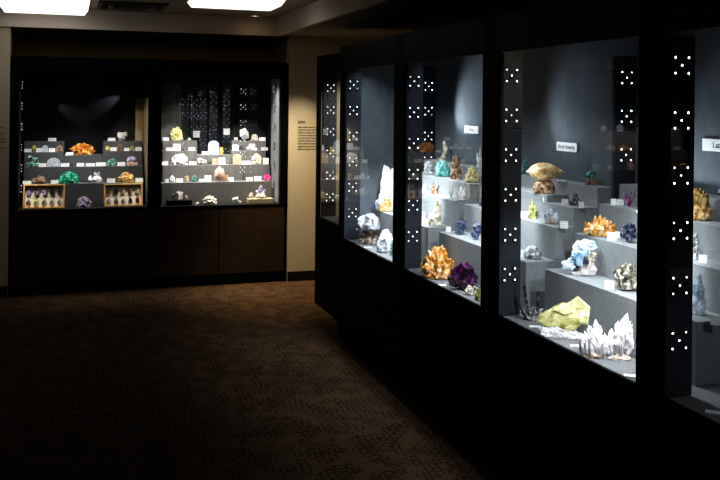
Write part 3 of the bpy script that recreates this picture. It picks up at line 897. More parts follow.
# ------------------------------------------------------------------ the two boxes of small samples
def sample_box(u0, u1, vt, vb, side, yaw, label, colours):
    pb = onY((u0 + u1) / 2, vb, 8.285)
    sc = depth(pb) / F
    w, h = (u1 - u0) * sc, (vb - vt) * sc * 1.02
    t = thing('specimen_box', label, 'specimen box', (pb.x, 8.285, ZB0 + .001), PXROT(pb.x, 8.285) + yaw)
    tilt = Matrix.Rotation(-math.radians(16), 4, 'X')
    D, th = .042, .011
    def prt(name, dims, mat):
        bm = bmesh.new(); box(bm, *dims); bmesh.ops.transform(bm, matrix=tilt, verts=bm.verts)
        return obj(name, bm, mat, t, bevel=.0015)
    prt('back_lining', (-w / 2, w / 2, .004, .010, 0, h), MT['cream'])
    fr = bmesh.new()
    for dm in ((-w / 2, -w / 2 + th, -D + .01, .012, 0, h), (w / 2 - th, w / 2, -D + .01, .012, 0, h), (-w / 2 + th, w / 2 - th, -D + .01, .012, 0, th), (-w / 2 + th, w / 2 - th, -D + .01, .012, h - th, h)):
        box(fr, *dm)
    bmesh.ops.transform(fr, matrix=tilt, verts=fr.verts)
    obj('frame', fr, MT['wood'], t)
    Wm = Matrix.Translation(t.location) @ Matrix.Rotation(t.rotation_euler.z, 4, 'Z') @ tilt
    ordn = ('first', 'second', 'third', 'fourth', 'fifth')
    k = 0
    for r, rown in enumerate(('upper', 'lower')):
        for i in range(5):
            cx = (-.5 + (i + .5) / 5) * (w - 2 * th) ; cz = h * (.70 - .42 * r)
            sw, sh = (w - 2 * th) / 5 * random.Random(k + 5).uniform(.55, .68), h * random.Random(k + 9).uniform(.24, .33)
            bm = lump_bm(sw, .014, sh, k + (50 if side == 'left' else 70), .35, 1.6, 2)
            o = obj('mineral_sample', bm, mineral(C[colours[k]], 40, .3, bump=.2))
            o.matrix_world = Wm @ Matrix.Translation((cx, -.0035, cz - sh / 2))
            tag(o, f'small mineral sample, {ordn[i]} from left in {rown} row of the {side} specimen box', 'mineral', f'samples in the {side} specimen box')
            k += 1


sample_box(24.2, 63.4, 185, 208.8, 'left', -.10, 'open wooden box of ten small samples leaning at left of left bay',
           ['violetwhite', 'lilac', 'violetwhite', 'dark', 'dark', 'brown', 'olive', 'pyrite', 'grey', 'bw'])
sample_box(104.8, 142, 184.2, 206.8, 'right', .10, 'open wooden box of ten small samples leaning at right of left bay',
           ['rust', 'dark', 'pink', 'rust', 'cream', 'grey', 'smoke', 'bw', 'dark', 'darkred'])

# ------------------------------------------------------------------ long cabinet: nearest unit
def build(name, label, short, case, row, u, vb, dx, parts, cat='mineral'):
    """parts: (name, bmesh in pixel-free local metres, material, smooth)"""
    p_ = base_point(case, row, u, vb, dx); rz = PXROT(p_.x, p_.y)
    p_ = settle(case, row, u, vb, dx, rz, [q_[1] for q_ in parts])
    t = thing(name, label, cat, p_, rz)
    for n_, b_, m_, s_ in parts: obj(n_, b_, m_, t, smooth=s_)
    ITEMS.append((case, row, u, label, short, 'm'))
    return t


def shift(bm, x, y, z):
    bmesh.ops.translate(bm, verts=bm.verts, vec=(x, y, z)); return bm


def scale_at(case, row, u, vb, dx=0.): return depth(base_point(case, row, u, vb, dx)) / F


def quartz():
    sc = scale_at('F', 0, 607, 364)
    R = random.Random(9)
    wm = mineral(((.80, .75, .75), (.92, .89, .89), (.96, .94, .94)), 30, .3, bump=.1, trans=.2)
    bm = bmesh.new()
    out = [(-27, 13), (-24, 24), (-19, 31), (-14, 36), (-9, 37), (-5, 31), (0, 26), (4, 28), (7, 30), (10, 37), (14, 38), (18, 42), (22, 46), (25, 30), (26, 18)]
    def top(x):
        for (a, ta), (b, tb) in zip(out, out[1:]):
            if a <= x <= b: return ta + (tb - ta) * (x - a) / (b - a)
        return 16
    for k in range(190):
        x = R.uniform(-25, 25); y = R.uniform(-.055, .045); t_ = top(x) * (1 - abs(y) * 3.5) * R.uniform(.62, 1.0)
        L_ = R.uniform(9, 17)
        dr = Vector((R.gauss(.012 * x, .28), R.gauss(y * 7 - .12, .3), 1)).normalized()
        b_ = Vector((x * sc - dr.x * L_ * sc * .6, y, max(1, t_ - L_) * sc))
        prism(bm, b_, dr, L_ * sc, R.uniform(1.3, 2.7) * sc, tip=R.uniform(.3, .55), seed=k)
    for x, t_, ln, r, L_ in ((-11, 38, -.12, 3.2, 22), (-18, 32, -.3, 3.0, 18), (-6, 32, .1, 2.8, 16), (11, 38, .0, 3.4, 20), (15, 38, .15, 3., 20), (20, 47, .24, 4.2, 30), (24, 31, .35, 2.8, 18), (5, 30, .1, 2.6, 15)):
        dr = Vector((ln, .05, 1)).normalized()
        prism(bm, Vector(((x - ln * L_) * sc, 0, (t_ - L_) * sc)), dr, L_ * sc * 1.02, r * sc, tip=.3, seed=int(x + 40))
    body = lump_bm(1, 1, 1, 12, .3, 2.2, 4, cell=.3)
    for v in body.verts:
        x = v.co.x * 50; v.co = Vector((x * sc, v.co.y * .10, v.co.z * top(x) * .8 * sc))
    foot = shift(lump_bm(18 * sc, .05, 10 * sc, 4, .3), -15 * sc, -.03, 0)
    foot2 = shift(lump_bm(20 * sc, .05, 7 * sc, 5, .3), 14 * sc, -.035, 0)
    br = mineral(((.20, .12, .07), (.50, .38, .28), (.80, .72, .64)), 40, .7)
    return build('quartz_cluster', 'large white quartz crystal cluster with twin peaks on cabinet floor by the post', 'large white quartz cluster', 'F', 0, 606, 365, .01,
          [('crystals', bm, wm, False), ('body', body, wm, False), ('matrix', foot, br, False), ('matrix', foot2, br, False)])


quartz()
SP('F', 0, 542, 551, 306, 317, 'lump', 'cream', 'cream stone behind black crystal rods on cabinet floor', 'cream stone', dx=.10, dmax=.04)


def tourmaline():
    p_ = base_point('F', 0, 533, 322.5, -.012) + Vector((0, 0, .001)); sc = depth(p_) / F
    t = thing('tourmaline_specimen', 'black upright crystal rods on dark grey matrix at far end of floor', 'mineral', p_, PXROT(p_.x, p_.y))
    obj('matrix', lump_bm(25 * sc, .05, 13 * sc, 3, .35), MM('smoke', .1), t)
    for x, L, lean, r in ((-6, 32, -.16, 1.6), (5, 27, .05, 1.7), (-9, 14, -.7, 2.0)):
        bm = bmesh.new(); prism(bm, Vector((x * sc * .7, -.012, .02)), Vector((lean, 0, 1)), L * sc, r * sc, tip=.06)
        obj('crystal', bm, MM('dark', .1, .2), t)
    ITEMS.append(('F', 0, 533, '', 'black crystal rods', 'm'))


tourmaline()


def calcite():
    sc = scale_at('F', 0, 564, 341)
    my = mineral(((.20, .18, .05), (.44, .41, .15), (.68, .65, .36)), 26, .22, bump=.3, trans=.1)
    ml = mineral(((.42, .40, .17), (.62, .60, .32), (.80, .78, .54)), 26, .22, bump=.3, trans=.1)
    def plate(pts, y0, lean, th, mt, drop=0.):
        """crystal block: outline in px seen from the front, leaning back, with bevelled rim"""
        bm = bmesh.new()
        cx, cz = sum(p[0] for p in pts) / len(pts), sum(p[1] for p in pts) / len(pts)
        ring = lambda k, dy: [bm.verts.new(((cx + (x - cx) * k) * sc, y0 + lean * (z - cz) * sc + dy + drop * (x - cx) * sc, (cz + (z - cz) * k) * sc)) for x, z in pts]
        r0, r1, r2 = ring(.84, -th * .55), ring(1, -th * .1), ring(.97, th * .5)
        n = len(pts)
        for a, b in ((r0, r1), (r1, r2)):
            for i in range(n): bm.faces.new((a[i], a[(i + 1) % n], b[(i + 1) % n], b[i]))
        bm.faces.new(list(reversed(r0))); bm.faces.new(r2)
        return bm
    # outlines from the middle of the foot, px right / px up
    A = [(-26, 14), (-24, 21), (-13, 28), (-2, 35), (7, 34), (15, 24), (18, 16), (15, 12), (4, 8), (-14, 11)]
    B = [(3, 34), (9, 38), (14, 42), (26, 32), (24, 15), (16, 15), (12, 25)]
    Cc = [(-25, 15), (-12, 24), (0, 22), (-4, 12), (-16, 10)]
    D = [(-1, 20), (14, 23), (17, 17), (12, 9), (2, 7)]
    E_ = [(-10, 27), (-2, 34), (6, 33), (10, 26), (1, 23)]
    parts = [('matrix', shift(lump_bm(44 * sc, .10, 19 * sc, 8, .4, 2.6, 4, cell=.4), -3 * sc, -.022, 0), MM('white', .15, .6), False),
             ('crystal_block', plate(A, .0, .75, .05, my), my, False), ('crystal_block', plate(B, .028, .8, .035, ml), ml, False),
             ('crystal_block', plate(Cc, -.034, .5, .03, my, .004), my, False), ('crystal_block', plate(D, -.036, .55, .03, my, -.3), my, False),
             ('crystal_block', plate(E_, -.015, 1.1, .02, ml), ml, False)]
    build('calcite_specimen', 'large yellow slab-sided crystal blocks on white matrix near the glass', 'yellow crystal blocks', 'F', 0, 563, 341, .01, parts)


calcite()
CD('F', 0, 530, 540, 324.5, 327.5, True, dx=-.03); CD('F', 0, 625, 637, 374, 377, True, dx=-.03); CD('F', 0, 572, 581, 345, 347, True, dx=-.03); CD('F', 0, 706, 728, 408, 414, True, dx=-.03)


def blue_mass():
    sc = scale_at('U3', 1, 580, 275)
    sky, pale = mineral(((.16, .30, .42), (.32, .52, .66), (.62, .76, .86)), 30, .25, bump=.3), mineral(((.40, .52, .60), (.60, .72, .80), (.80, .86, .90)), 30, .3, bump=.3)
    L = lambda w, d, h, sd, x, y, z, amp=.3: shift(lump_bm(w * sc, d, h * sc, sd, amp, 1.8, 3, cell=.3), x * sc, y, z * sc)
    P = lambda x, y, z, dr, ln, r: (lambda b: (prism(b, Vector((x * sc, y, z * sc)), Vector(dr), ln * sc, r * sc, tip=.12), b)[1])(bmesh.new())
    build('aquamarine_specimen', 'sky blue crystals in pale pink and dark rock on first step', 'sky blue crystals', 'U3', 1, 580, 275, 0, [
        ('matrix', L(21, .06, 20, 3, 6, .006, 0), MM('pinkwhite', .1, .6), False), ('matrix', L(12, .05, 14, 6, -3, .015, 20), MM('pinkwhite', .1, .6), False),
        ('matrix', L(15, .05, 16, 19, 8, .0, 14), MM('cream', .1, .6), False), ('matrix', L(9, .02, 9, 16, 4, -.03, 12), MM('dark', .1, .6), False), ('matrix', L(7, .02, 5, 18, -4, -.028, 4), MM('dark', .1, .6), False),
        ('crystal', L(22, .055, 11, 31, 6, .0, 25), pale, False), ('crystal', P(-1, -.03, 12, (.12, .0, 1), 13, 4.4), sky, False), ('crystal', P(4, -.02, 17, (.2, 0, 1), 11, 3.4), sky, False),
        ('crystal', L(17, .05, 12, 33, -10, -.01, 5, .4), pale, False), ('matrix', L(9, .03, 8, 36, -4, -.02, 0, .4), MM('pinkwhite', .1, .6), False), ('crystal', L(10, .04, 9, 37, -4, -.028, 16, .4), sky, False)])


blue_mass()
SP('U3', 1, 613, 640, 263.5, 291, 'cubes', 'pyrite', 'silvery brassy metallic crystal lump on first step by the post', 'brassy metallic lump', n=26, size=.5, rough=.25, name='pyrite_specimen')
SP('U3', 1, 690, 706, 268, 309, 'pair', 'paleblue', 'tall pale blue crystal mass beside the near light column', 'tall pale blue mass', key2='bluewhite', top='lump', mh=.6)
CD('U3', 1, 605, 614, 277, 285, dx=-.06); CD('U3', 1, 711, 722, 305, 314, dx=-.05)
SP('U3', 2, 584, 615, 214.5, 235.5, 'spikes', 'orange2', 'spiky orange crystal cluster on second step', 'spiky orange cluster', key2='amber', n=44, thick=.17, mh=.6, spread=1., dmax=.1)
SP('U3', 2, 620, 637, 223, 243.5, 'cubes', 'navy', 'blue black glossy crystal lump with white flecks by the post', 'blue black lump', n=16, rough=.15, key2='white')
SP('U3', 2, 687, 700, 232, 259, 'lump', 'grey', 'grey white stone on second step beside the near light column', 'grey white stone', amp=.4)
CD('U3', 2, 607.5, 616.5, 233, 241, dx=-.045); CD('U3', 2, 615, 620, 229.5, 236, dx=.02); CD('U3', 2, 699, 707, 254, 262)
SP('U3', 3, 623, 636.5, 188.5, 206, 'blades', 'plum', 'purple pink upright blades on white stone behind the glass', 'purple pink blades', n=7)
SP('U3', 3, 616, 624, 199.5, 206, 'lump', 'white', 'small white stone left of purple pink blades', 'small white stone', dx=-.01)
SP('U3', 3, 686, 711, 196, 228, 'knobbly', 'amber', 'golden orange rounded crystal mass next to near light column', 'golden orange mass', dmax=.1)
SP('U3', 4, 716, 726, 208, 222, 'cubes', 'denim', 'small dark blue crystal at right edge on top step', 'small dark blue crystal', n=8)
CD('U3', 3, 611, 616.5, 198.5, 204.5)

# ------------------------------------------------------------------ long cabinet: middle unit
SP('U2', 1, 523, 541.5, 245.5, 258.5, 'smooth', 'grey', 'grey and white banded nodule on first step beside light column', 'grey banded nodule')
SP('U2', 2, 528, 537, 200, 219.5, 'knobbly', 'olive', 'upright yellow crystal column on second step', 'yellow column', cell=.6)
SP('U2', 2, 543.5, 559, 209, 225.5, 'spikes', 'bluewhite', 'blue white jagged crystals in front of the scallop-topped specimen', 'blue white jagged crystals', n=12, key2='tan', thick=.2)
CD('U2', 2, 519.5, 527, 210, 216.5); CD('U2', 2, 560, 568, 220.5, 227.5); CD('U2', 3, 561.5, 568, 197.5, 203); CD('U2', 3, 579, 584, 199, 205)
SP('U2', 3, 569, 580.5, 194, 206.8, 'lump', 'smoke', 'dark grey crystal lump between two cards on third step', 'dark grey lump', amp=.45)
SP('U2', 4, 584.5, 598, 172.5, 187, 'pair', 'green', 'green and dark crystal group on top step', 'green and dark crystals', key2='brown')
CD('U2', 4, 557, 566, 178, 182, True)
SP('U2', 4, 521.5, 529, 160, 176, 'lump', 'teal', 'dull teal stone on top step beside light column', 'dull teal stone')


def scallop():
    p_ = base_point('U2', 3, 545, 192, -.03) + Vector((0, 0, .001)); sc = depth(p_) / F
    p_.x -= .006
    t = thing('shell_shaped_specimen', 'golden shell-like crystal plate balanced on a brown rock stump', 'mineral', p_, PXROT(p_.x, p_.y))
    obj('rock_stump', lump_bm(22 * sc, .055, 14 * sc, 2, .2), MM('rust', .12, .8), t)
    bm = lump_bm(38 * sc, .055, 17 * sc, 21, .12, 1.3, 4, cell=.1, flat=.9)
    for v in bm.verts:                                       # pointed at the left, deep at the right
        k = (v.co.x / (38 * sc) + .5); v.co.z = (v.co.z - 8.5 * sc) * (.12 + .95 * max(0, math.sin(min(1, max(0, k)) ** .8 * PI)) ** .8) + 8.5 * sc
    bmesh.ops.translate(bm, verts=bm.verts, vec=(1 * sc, 0, 13.2 * sc))
    obj('crystal_plate', bm, mineral(((.34, .17, .05), (.62, .40, .17), (.84, .68, .43)), 24, .35, bump=.4), t)
    ITEMS.append(('U2', 3, 545, '', 'golden shell-like specimen', 'm'))


scallop()
CD('U2', 3, 543, 550, 186.5, 192.5, dx=-.06)
SP('F', 0, 419.5, 454, 246.5, 278.5, 'knobbly', 'orange2', 'large orange and amber crystal mass on floor right of light column', 'large orange and amber mass', dmax=.16, cell=.55, seed=41)
SP('F', 0, 447, 478, 266.5, 293.5, 'cubes', 'purple', 'dark purple intergrown cubes on cabinet floor near the glass', 'dark purple cubes', n=24, size=.42, name='fluorite_cluster', rough=.2, dmax=.15, seed=5, dx=.01)
SP('F', 0, 474.5, 483, 287.5, 302, 'lump', 'olive', 'small mustard yellow stone on floor beside the post', 'small mustard stone', dx=-.02)
SP('F', 0, 464, 474, 286, 296, 'lump', 'cream', 'pale stone at foot of the dark purple cubes', 'pale foot stone', dx=-.025)
SP('U2', 1, 454.5, 467.5, 221, 234.5, 'cubes', 'denim', 'blue violet crystal block at far end of first step', 'blue violet block', n=7, size=.7, tilt=.15)
SP('U2', 1, 470, 482, 225, 241, 'cubes', 'denim', 'blue violet crystal blocks beside the post on first step', 'blue violet blocks', n=9, size=.55, seed=77)
SP('U2', 2, 479, 486, 196, 205, 'lump', 'navy', 'small dark blue stone half hidden by the post', 'small dark blue stone')
CD('F', 0, 436, 446, 283, 286, True, dx=-.03)

# ------------------------------------------------------------------ long cabinet: far unit
SP('U1', 1, 427.5, 441.5, 199, 224.5, 'pair', 'cream', 'cream twisted upright mineral on first step by the gap', 'cream twisted mineral', key2='cream', top='lump', tw=.62, ox=.2, mh=.55)
CD('U1', 1, 446, 451, 220, 225); CD('U1', 1, 422.5, 424.5, 213, 224)
SP('U1', 2, 430.5, 439.5, 182, 195.5, 'spikes', 'brown', 'small brown and cream crystal sprig on second step', 'brown crystal sprig', key2='rust', n=12)
SP('U1', 2, 446, 456, 178, 198, 'blades', 'olive', 'yellow green pointed crystals on second step', 'yellow green points', n=4)
SP('U1', 2, 456.5, 465.5, 185, 199.5, 'spikes', 'white', 'white quartz points beside the yellow green points', 'white quartz points', n=14, thick=.2)
SP('U1', 2, 422, 428, 186, 194, 'lump', 'grey', 'small grey stone at second step next to light column', 'small grey stone')
SP('U1', 3, 424, 434, 158, 171.5, 'lump', 'grey', 'grey white rough stone left of teal mineral', 'grey white rough stone')
SP('U1', 3, 434.5, 450, 159.5, 176.5, 'knobbly', 'teal', 'teal green rounded mineral on third step', 'teal green mineral', cell=.3)
SP('U1', 3, 449, 462.5, 152.5, 178, 'knobbly', 'rust', 'tall brown and cream branching mineral on third step', 'tall brown branching mineral', cell=1.1, seed=23)
SP('U1', 3, 464, 479.5, 163, 180, 'knobbly', 'lemon', 'pale yellow rosette mineral on third step', 'yellow rosette', cell=.8)
SP('U1', 4, 437, 449, 137.5, 158.5, 'crescent', 'cream', 'pale crescent-shaped mineral high on top step', 'pale crescent')
SP('U1', 4, 476, 484, 146, 168, 'spikes', 'white', 'tall white crystal beside the post on top step', 'tall white crystal', n=10, thick=.25)
# brown agates on the floor behind the far glass
SP('F', 0, 358.5, 379, 229.5, 244.5, 'lump', 'agatebrown', 'brown grey agate nodule on floor beside the far light column', 'brown grey agate', name='agate_nodule', dmax=.16)
SP('F', 0, 376.6, 387.8, 238, 253.5, 'bowl', 'agate', 'split white and brown agate half on floor near the glass', 'split white agate', dx=-.02, name='agate_nodule')
SP('F', 0, 378, 394, 228.5, 249, 'lump', 'pinkwhite', 'large cream white agate nodule on floor beside the post', 'large cream agate', dx=.03, name='agate_nodule', cell=.05, amp=.25)
SP('F', 0, 389.5, 396, 241, 257, 'lump', 'greenwhite', 'narrow green and white stone on floor against the post', 'green and white stone', dx=-.02)
o = SP('F', 0, 357, 379.5, 217.5, 232, 'lump', 'agate', 'blue grey agate nodule resting on the brown grey agate', 'blue grey agate', dx=.0, name='agate_nodule', dmax=.14, cell=.03, amp=.22, vfix=244.5)
o.location.z += 15. * depth(o.location) / F
CD('F', 0, 364, 372, 245.5, 248, True, dx=-.03)
SP('U1', 1, 375, 397, 166, 210, 'pair', 'white', 'tall white mineral with orange and green stains on far first step', 'tall stained white mineral', key2='white', top='lump', mh=.42, ox=.1)
SP('U1', 1, 380, 392, 170, 184, 'lump', 'amber', 'amber orange crust in front of the tall stained white mineral', 'amber crust', dx=-.05)

# ------------------------------------------------------------------ display cabinet farther left on the back wall, mirrored in the aisle glass
cabL = thing('wall_cabinet', 'black glazed wall cabinet left of the photo, mirrored in the long cabinet glass', 'display cabinet', (0, 0, 0))
lx0, lx1 = -2.75, -1.25
bobj('base', (lx0, lx1, 7.78, 8.18, .002, .74), MT['black'], cabL)
bobj('back_panel', (lx0, lx1, 8.15, 8.18, .742, 2.1), MT['back_d'], cabL)
bobj('roof', (lx0, lx1, 7.78, 8.148, 1.97, 2.1), MT['black'], cabL)
for a in (lx0, lx1 - .06): bobj('post', (a, a + .06, 7.78, 8.148, .742, 1.968), MT['black'], cabL)
t = thing('display_riser', 'charcoal stepped riser of the cabinet left of the photo', 'display riser', (-2.0, 7.86, .742))
for k, z in enumerate((.30, .50, .70)): bobj('tier', (-.66, .66, .05 + .078 * k, .05 + .078 * (k + 1) - .001, 0, z), MT['felt_d'], t)
R_ = random.Random(3)
pick = ['amber', 'white', 'lemon', 'orange', 'cream', 'pinkwhite', 'rust', 'olive', 'white', 'pink', 'orange', 'bluewhite', 'white', 'tan', 'cream', 'paleblue']
cw = dict(amber='golden', white='white', lemon='pale yellow', orange='orange', cream='cream', pinkwhite='pinkish white', rust='rusty brown', olive='olive', pink='pink', bluewhite='blue white', tan='tan', paleblue='pale blue')
for k, kk in enumerate(pick):
    r = k % 3; x = -2.55 + 1.1 * (k // 3) / 5 + R_.uniform(-.04, .04)
    z = .742 + (.30, .50, .70)[r]; y = 7.86 + .05 + .078 * r + .037
    w_, h_ = R_.uniform(.07, .12), R_.uniform(.05, .09)
    o = obj('mineral_specimen', lump_bm(w_, .055, h_, k + 200), MM(kk, .1)); o.location = (x, y, z + .001)
    tag(o, f'{cw[kk]} mineral faintly mirrored in the glass, {("lowest", "middle", "top")[r]} step, {("first", "second", "third", "fourth", "fifth", "sixth")[k // 3]} along', 'mineral', 'minerals mirrored from the cabinet left of the photo')

# caption cards get their labels from the nearest minerals of the same tread
used = set()
for cd in CARDS:
    case, row, u0, u1, vt, vb = cd[:6]
    u = (u0 + u1) / 2
    near = sorted((it for it in ITEMS if it[0] == case and str(it[1]) == str(row)), key=lambda it: abs(it[2] - u))
    if not near: near = sorted((it for it in ITEMS if it[0] == case), key=lambda it: abs(it[2] - u))
    lying = 'lying flat' if cd[6] else 'standing'
    cand = []
    for it in near[:3]:
        side = 'left' if u < it[2] else 'right'
        cand.append(f'white caption card {lying} just {side} of the {it[4]}')
    if len(near) > 1: cand.append(f'white caption card {lying} between the {near[0][4]} and the {near[1][4]}')
    for k, it in enumerate(near[:3]):
        side = 'left' if u < it[2] else 'right'
        cand.append(f'white caption card {lying} second to the {side} of the {it[4]}')
    lab = next((c_ for c_ in cand if c_ not in used), cand[-1] + ', farther along')
    used.add(lab)
    make_card(*cd, lab)


# ------------------------------------------------------------------ signs and wall lettering
def text_mesh(name, s_, mat, parent, size, mtx):
    cu = bpy.data.curves.new('t', 'FONT'); cu.body = s_; cu.size = size; cu.align_x = 'CENTER'; cu.align_y = 'CENTER'; cu.extrude = .0004
    ob = bpy.data.objects.new('t', cu); COL.objects.link(ob)
    bpy.context.view_layer.update()
    me = bpy.data.meshes.new_from_object(ob.evaluated_get(bpy.context.evaluated_depsgraph_get()))
    bpy.data.objects.remove(ob); bpy.data.curves.remove(cu)
    me.materials.clear(); me.materials.append(mat)
    xs = [v.co.x for v in me.vertices]
    o = bpy.data.objects.new(name, me); COL.objects.link(o); o.parent = parent; o.matrix_local = mtx
    return o, max(xs) - min(xs)


AISLE = Matrix(((0, 0, -1), (-1, 0, 0), (0, 1, 0))).to_4x4()        # text on the lining, read from the aisle


def sign(u0, u1, vt, vb, s_, label, wfull=None):
    a = onX(u0, (vt + vb) / 2, 2.612); b = onX(u1, (vt + vb) / 2, 2.612)
    w = a.y - b.y if wfull is None else wfull
    cy = (a.y + b.y) / 2 if wfull is None else a.y - wfull / 2
    sc = depth(a) / F; h = (vb - vt) * sc
    z = onX((u0 + u1) / 2, (vt + vb) / 2, 2.612).z
    t = thing('sign', label, 'sign', (2.612, cy, z))
    bobj('plate', (-.004, .0075, -w / 2, w / 2, -h / 2, h / 2), MT['white'], t, bevel=.001)
    o, tw = text_mesh('lettering', s_, MT['ink'], t, h * .70, Matrix())
    k = min(1, w * .82 / tw)
    o.matrix_local = Matrix.Translation((-.0048, 0, 0)) @ AISLE @ Matrix.Diagonal((k, 1, 1, 1))
    return w


sign(465, 478.8, 126, 133.4, 'Africa', 'small white sign on cabinet lining above the yellow rosette mineral')
wN = sign(557, 577.3, 142.7, 151.3, 'North America', 'white sign reading North America on lining above the golden shell-like specimen')
sign(703, 720, 139, 151, 'Latin America', 'white sign reading Latin America on lining at right edge of the photo', wfull=.335)


def wall_text(label, u0, v0, u1s, vh, lines, right_edge):
    a = onY(u0, v0, YW); sc = depth(a) / F
    t = thing('wall_text', label, 'wall text', (a.x, YW - .001, a.z))
    R = random.Random(5)
    bm = bmesh.new()
    def words(z, h, x0, x1, wm=.012):
        x = x0
        while x < x1:
            w = R.uniform(.4, 1.7) * wm * 3
            box(bm, x, min(x + w, x1), -.0015, 0, z - h / 2, z + h / 2); x += w + .008
    if vh:
        bm2 = bmesh.new(); x = 0
        for k in range(8):
            w = .0062; box(bm2, x, x + w, -.0015, 0, -.012 - (.004 if k == 0 else 0), .010 if k not in (0, 4) else .016); x += w + .003
        obj('heading', bm2, MT['ink'], t)
    for k, (dv, xl, xr) in enumerate(lines):
        words(-dv * sc, .008, xl, xr)
    obj('lettering', bm, MT['greyink'], t)


wall_text('dark printed text panel on the wall strip right of the alcove cabinet', 298, 122, 316, True, [(5.2 + 2.75 * k, 0, .27 - .02 * (k % 3)) for k in range(9)], .3)
wall_text('dark printed text on wall at left edge of the photo', 0, 127.5, 8, False, [(0, -.30, .02), (5.5, -.30, .03), (8.5, -.30, .02), (11.5, -.3, .042), (14.5, -.3, .04), (20.5, -.3, .055)], .05)

# ------------------------------------------------------------------ lights
def area(loc, target, sx, sy, power, col=(1, 1, 1), spread=180):
    l = bpy.data.lights.new('area', 'AREA'); l.shape = 'RECTANGLE'; l.size = sx; l.size_y = sy; l.energy = power; l.color = col; l.spread = math.radians(spread)
    o = bpy.data.objects.new('area', l); COL.objects.link(o); o.location = loc
    o.rotation_euler = (Vector(target) - Vector(loc)).to_track_quat('-Z', 'Y').to_euler(); return o


def spot(loc, target, power, angle, col=(1, 1, 1), blend=.6, r=.02):
    l = bpy.data.lights.new('spot', 'SPOT'); l.energy = power; l.spot_size = math.radians(angle); l.spot_blend = blend; l.color = col; l.shadow_soft_size = r
    o = bpy.data.objects.new('spot', l); COL.objects.link(o); o.location = loc
    o.rotation_euler = (Vector(target) - Vector(loc)).to_track_quat('-Z', 'Y').to_euler(); return o


COOL = (.88, .94, 1)
for ya, yb, pw in ((2.62, 3.58, 11), (3.84, 4.82, 14), (5.04, 6.0, 24)):
    yc = (ya + yb) / 2
    area((1.99, yc, 2.03), (2.22, yc, .95), yb - ya, .05, pw * .34, COOL, 100)
    # lamps of the two columns that frame each bay, aimed at the middle of the display
    spot((1.96, yb + .02, 1.75), (2.2, yc - .1, .95), pw * 1.9, 60, COOL)
    spot((1.96, ya - .02, 1.75), (2.2, yc + .1, .95), pw * 3.2, 62, COOL)
    spot((2.02, yb + .03, 1.45), (2.2, yc - .25, .75), pw * .9, 75, COOL)
    spot((2.02, ya - .03, 1.45), (2.1, yc + .1, .72), pw * 2.0, 80, COOL)
    spot((2.05, yb - .02, 1.25), (2.62, yc - .05, 1.62), pw * .42, 38, COOL, .7)
# added unseen spots that throw soft pools of light on the lining
for u, v, pw, an in ((467, 106, 22, 66), (575, 106, 4.5, 100), (714, 165, 9, 100), (391, 108, 18, 66)):
    g_ = onX(u, v, 2.62)
    spot((2.36, g_.y + .26, g_.z - .20), (2.62, g_.y, g_.z), pw, an, COOL, .9, .02)
area((2.2, 6.65, 2.02), (2.35, 6.65, .9), .7, .05, 1.6, (1, .96, .88), 110)
spot((2.2, 6.5, 1.9), (2.3, 7.21, 1.35), 34, 80, (1, .95, .82), 1.)
spot((1.955, 2.62, 1.25), (2.02, 2.98, .80), 14, 60, (.96, .97, 1))
# the camera-side bay past the right edge
spot((1.96, 1.30, 1.75), (2.2, 1.9, .95), 12, 70, COOL)

WARMW = (1, .95, .88)
ax, bx = (xa0 + xa1) / 2, (xb0 + xb1) / 2
area((ax, 8.27, 1.985), (ax, 8.5, .9), .9, .05, 5, (1, .96, .92), 80)
area((bx, 8.27, 1.985), (bx, 8.5, .9), .9, .05, 10, WARMW, 80)
spot((xb1 - .05, 8.3, 1.8), (bx + .08, 8.5, .98), 34, 64, WARMW)
spot((xb0 + .05, 8.3, 1.8), (bx - .05, 8.6, 1.0), 22, 60, WARMW)
spot((xa1 - .03, 8.33, 1.80), (ax - .05, 8.75, 1.22), 8, 45, COOL, .8)
spot((xa0 + .04, 8.33, 1.80), (ax + .05, 8.75, 1.22), 7, 45, COOL, .8)
spot((bx, 8.28, 1.92), (bx - .15, 8.74, 1.30), 11, 75, WARMW)  # added spots from here on, to brighten the top-step specimens
spot((bx + .2, 8.28, 1.92), (onY(247, 134, 8.75).x, 8.74, 1.45), 40, 30, WARMW)
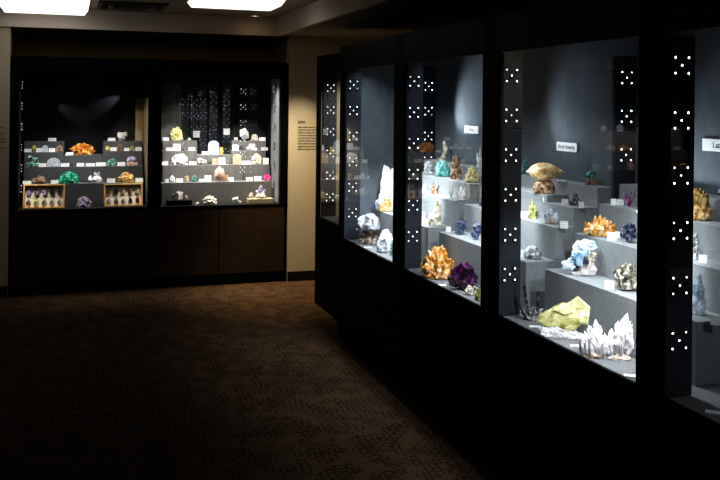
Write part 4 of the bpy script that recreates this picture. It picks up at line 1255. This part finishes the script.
spot((bx - .3, 8.28, 1.92), (onY(176, 133, 8.75).x, 8.74, 1.45), 22, 26, WARMW)
spot((ax + .2, 8.28, 1.92), (onY(122, 137, 8.75).x, 8.78, 1.45), 12, 24, (1, .97, .9))
# front lamps near the sill light the specimen boxes
spot((xa0 + .03, 8.25, 1.25), (xa0 + .16, 8.30, .85), 8, 80, (1, .90, .74), 1.)
spot((xa1 - .03, 8.25, 1.25), (xa1 - .16, 8.30, .85), 8, 80, (1, .90, .74), 1.)
spot((xb1 - .12, 8.3, 1.95), (xb1 - .005, 8.42, 1.3), 3, 90, (.92, .96, 1), 1.)  # added local spot, brightens the pale side column
# grazing beams on the dark lining of the left bay
bp_ = onY(132, 90, 8.9)
spot((bp_.x, 8.87, bp_.z), (bp_.x - .26, 8.94, bp_.z - .15), 11, 32, COOL, 1., .005)
bp_ = onY(42, 97, 8.9)
spot((bp_.x, 8.85, bp_.z), (bp_.x + .30, 8.94, bp_.z - .17), 5, 32, COOL, 1., .005)
spot((xa1 - .20, 8.55, 1.9), (xa1 - .02, 8.9, 1.2), 5, 60, (1, .75, .45), .8)
area((-2.0, 7.83, 1.95), (-2.0, 7.98, 1.1), 1.2, .05, 9, (1, .95, .9), 80)
# warm downlights over the alcove corner
downlight('small round downlight in ceiling just in front of the right alcove corner', 1.62, 7.98)
spot((1.70, 7.98, 2.44), (1.88, 7.72, 0), 230, 56, (1, .80, .46), 1., .03)
spot((2.03, 7.62, 2.33), (2.16, 8.19, .35), 95, 62, (1, .83, .58), 1., .03)

w = bpy.data.worlds.new('world'); S.world = w; w.use_nodes = True
w.node_tree.nodes['Background'].inputs[0].default_value = (.5, .45, .4, 1)
w.node_tree.nodes['Background'].inputs[1].default_value = .004

S.view_settings.view_transform = 'Standard'
S.view_settings.look = 'Medium High Contrast'
S.view_settings.exposure = 0
S.cycles.use_denoising = True
S.cycles.max_bounces = 6
S.cycles.transparent_max_bounces = 16
S.cycles.sample_clamp_indirect = 3
S.cycles.caustics_reflective = False
S.cycles.caustics_refractive = False
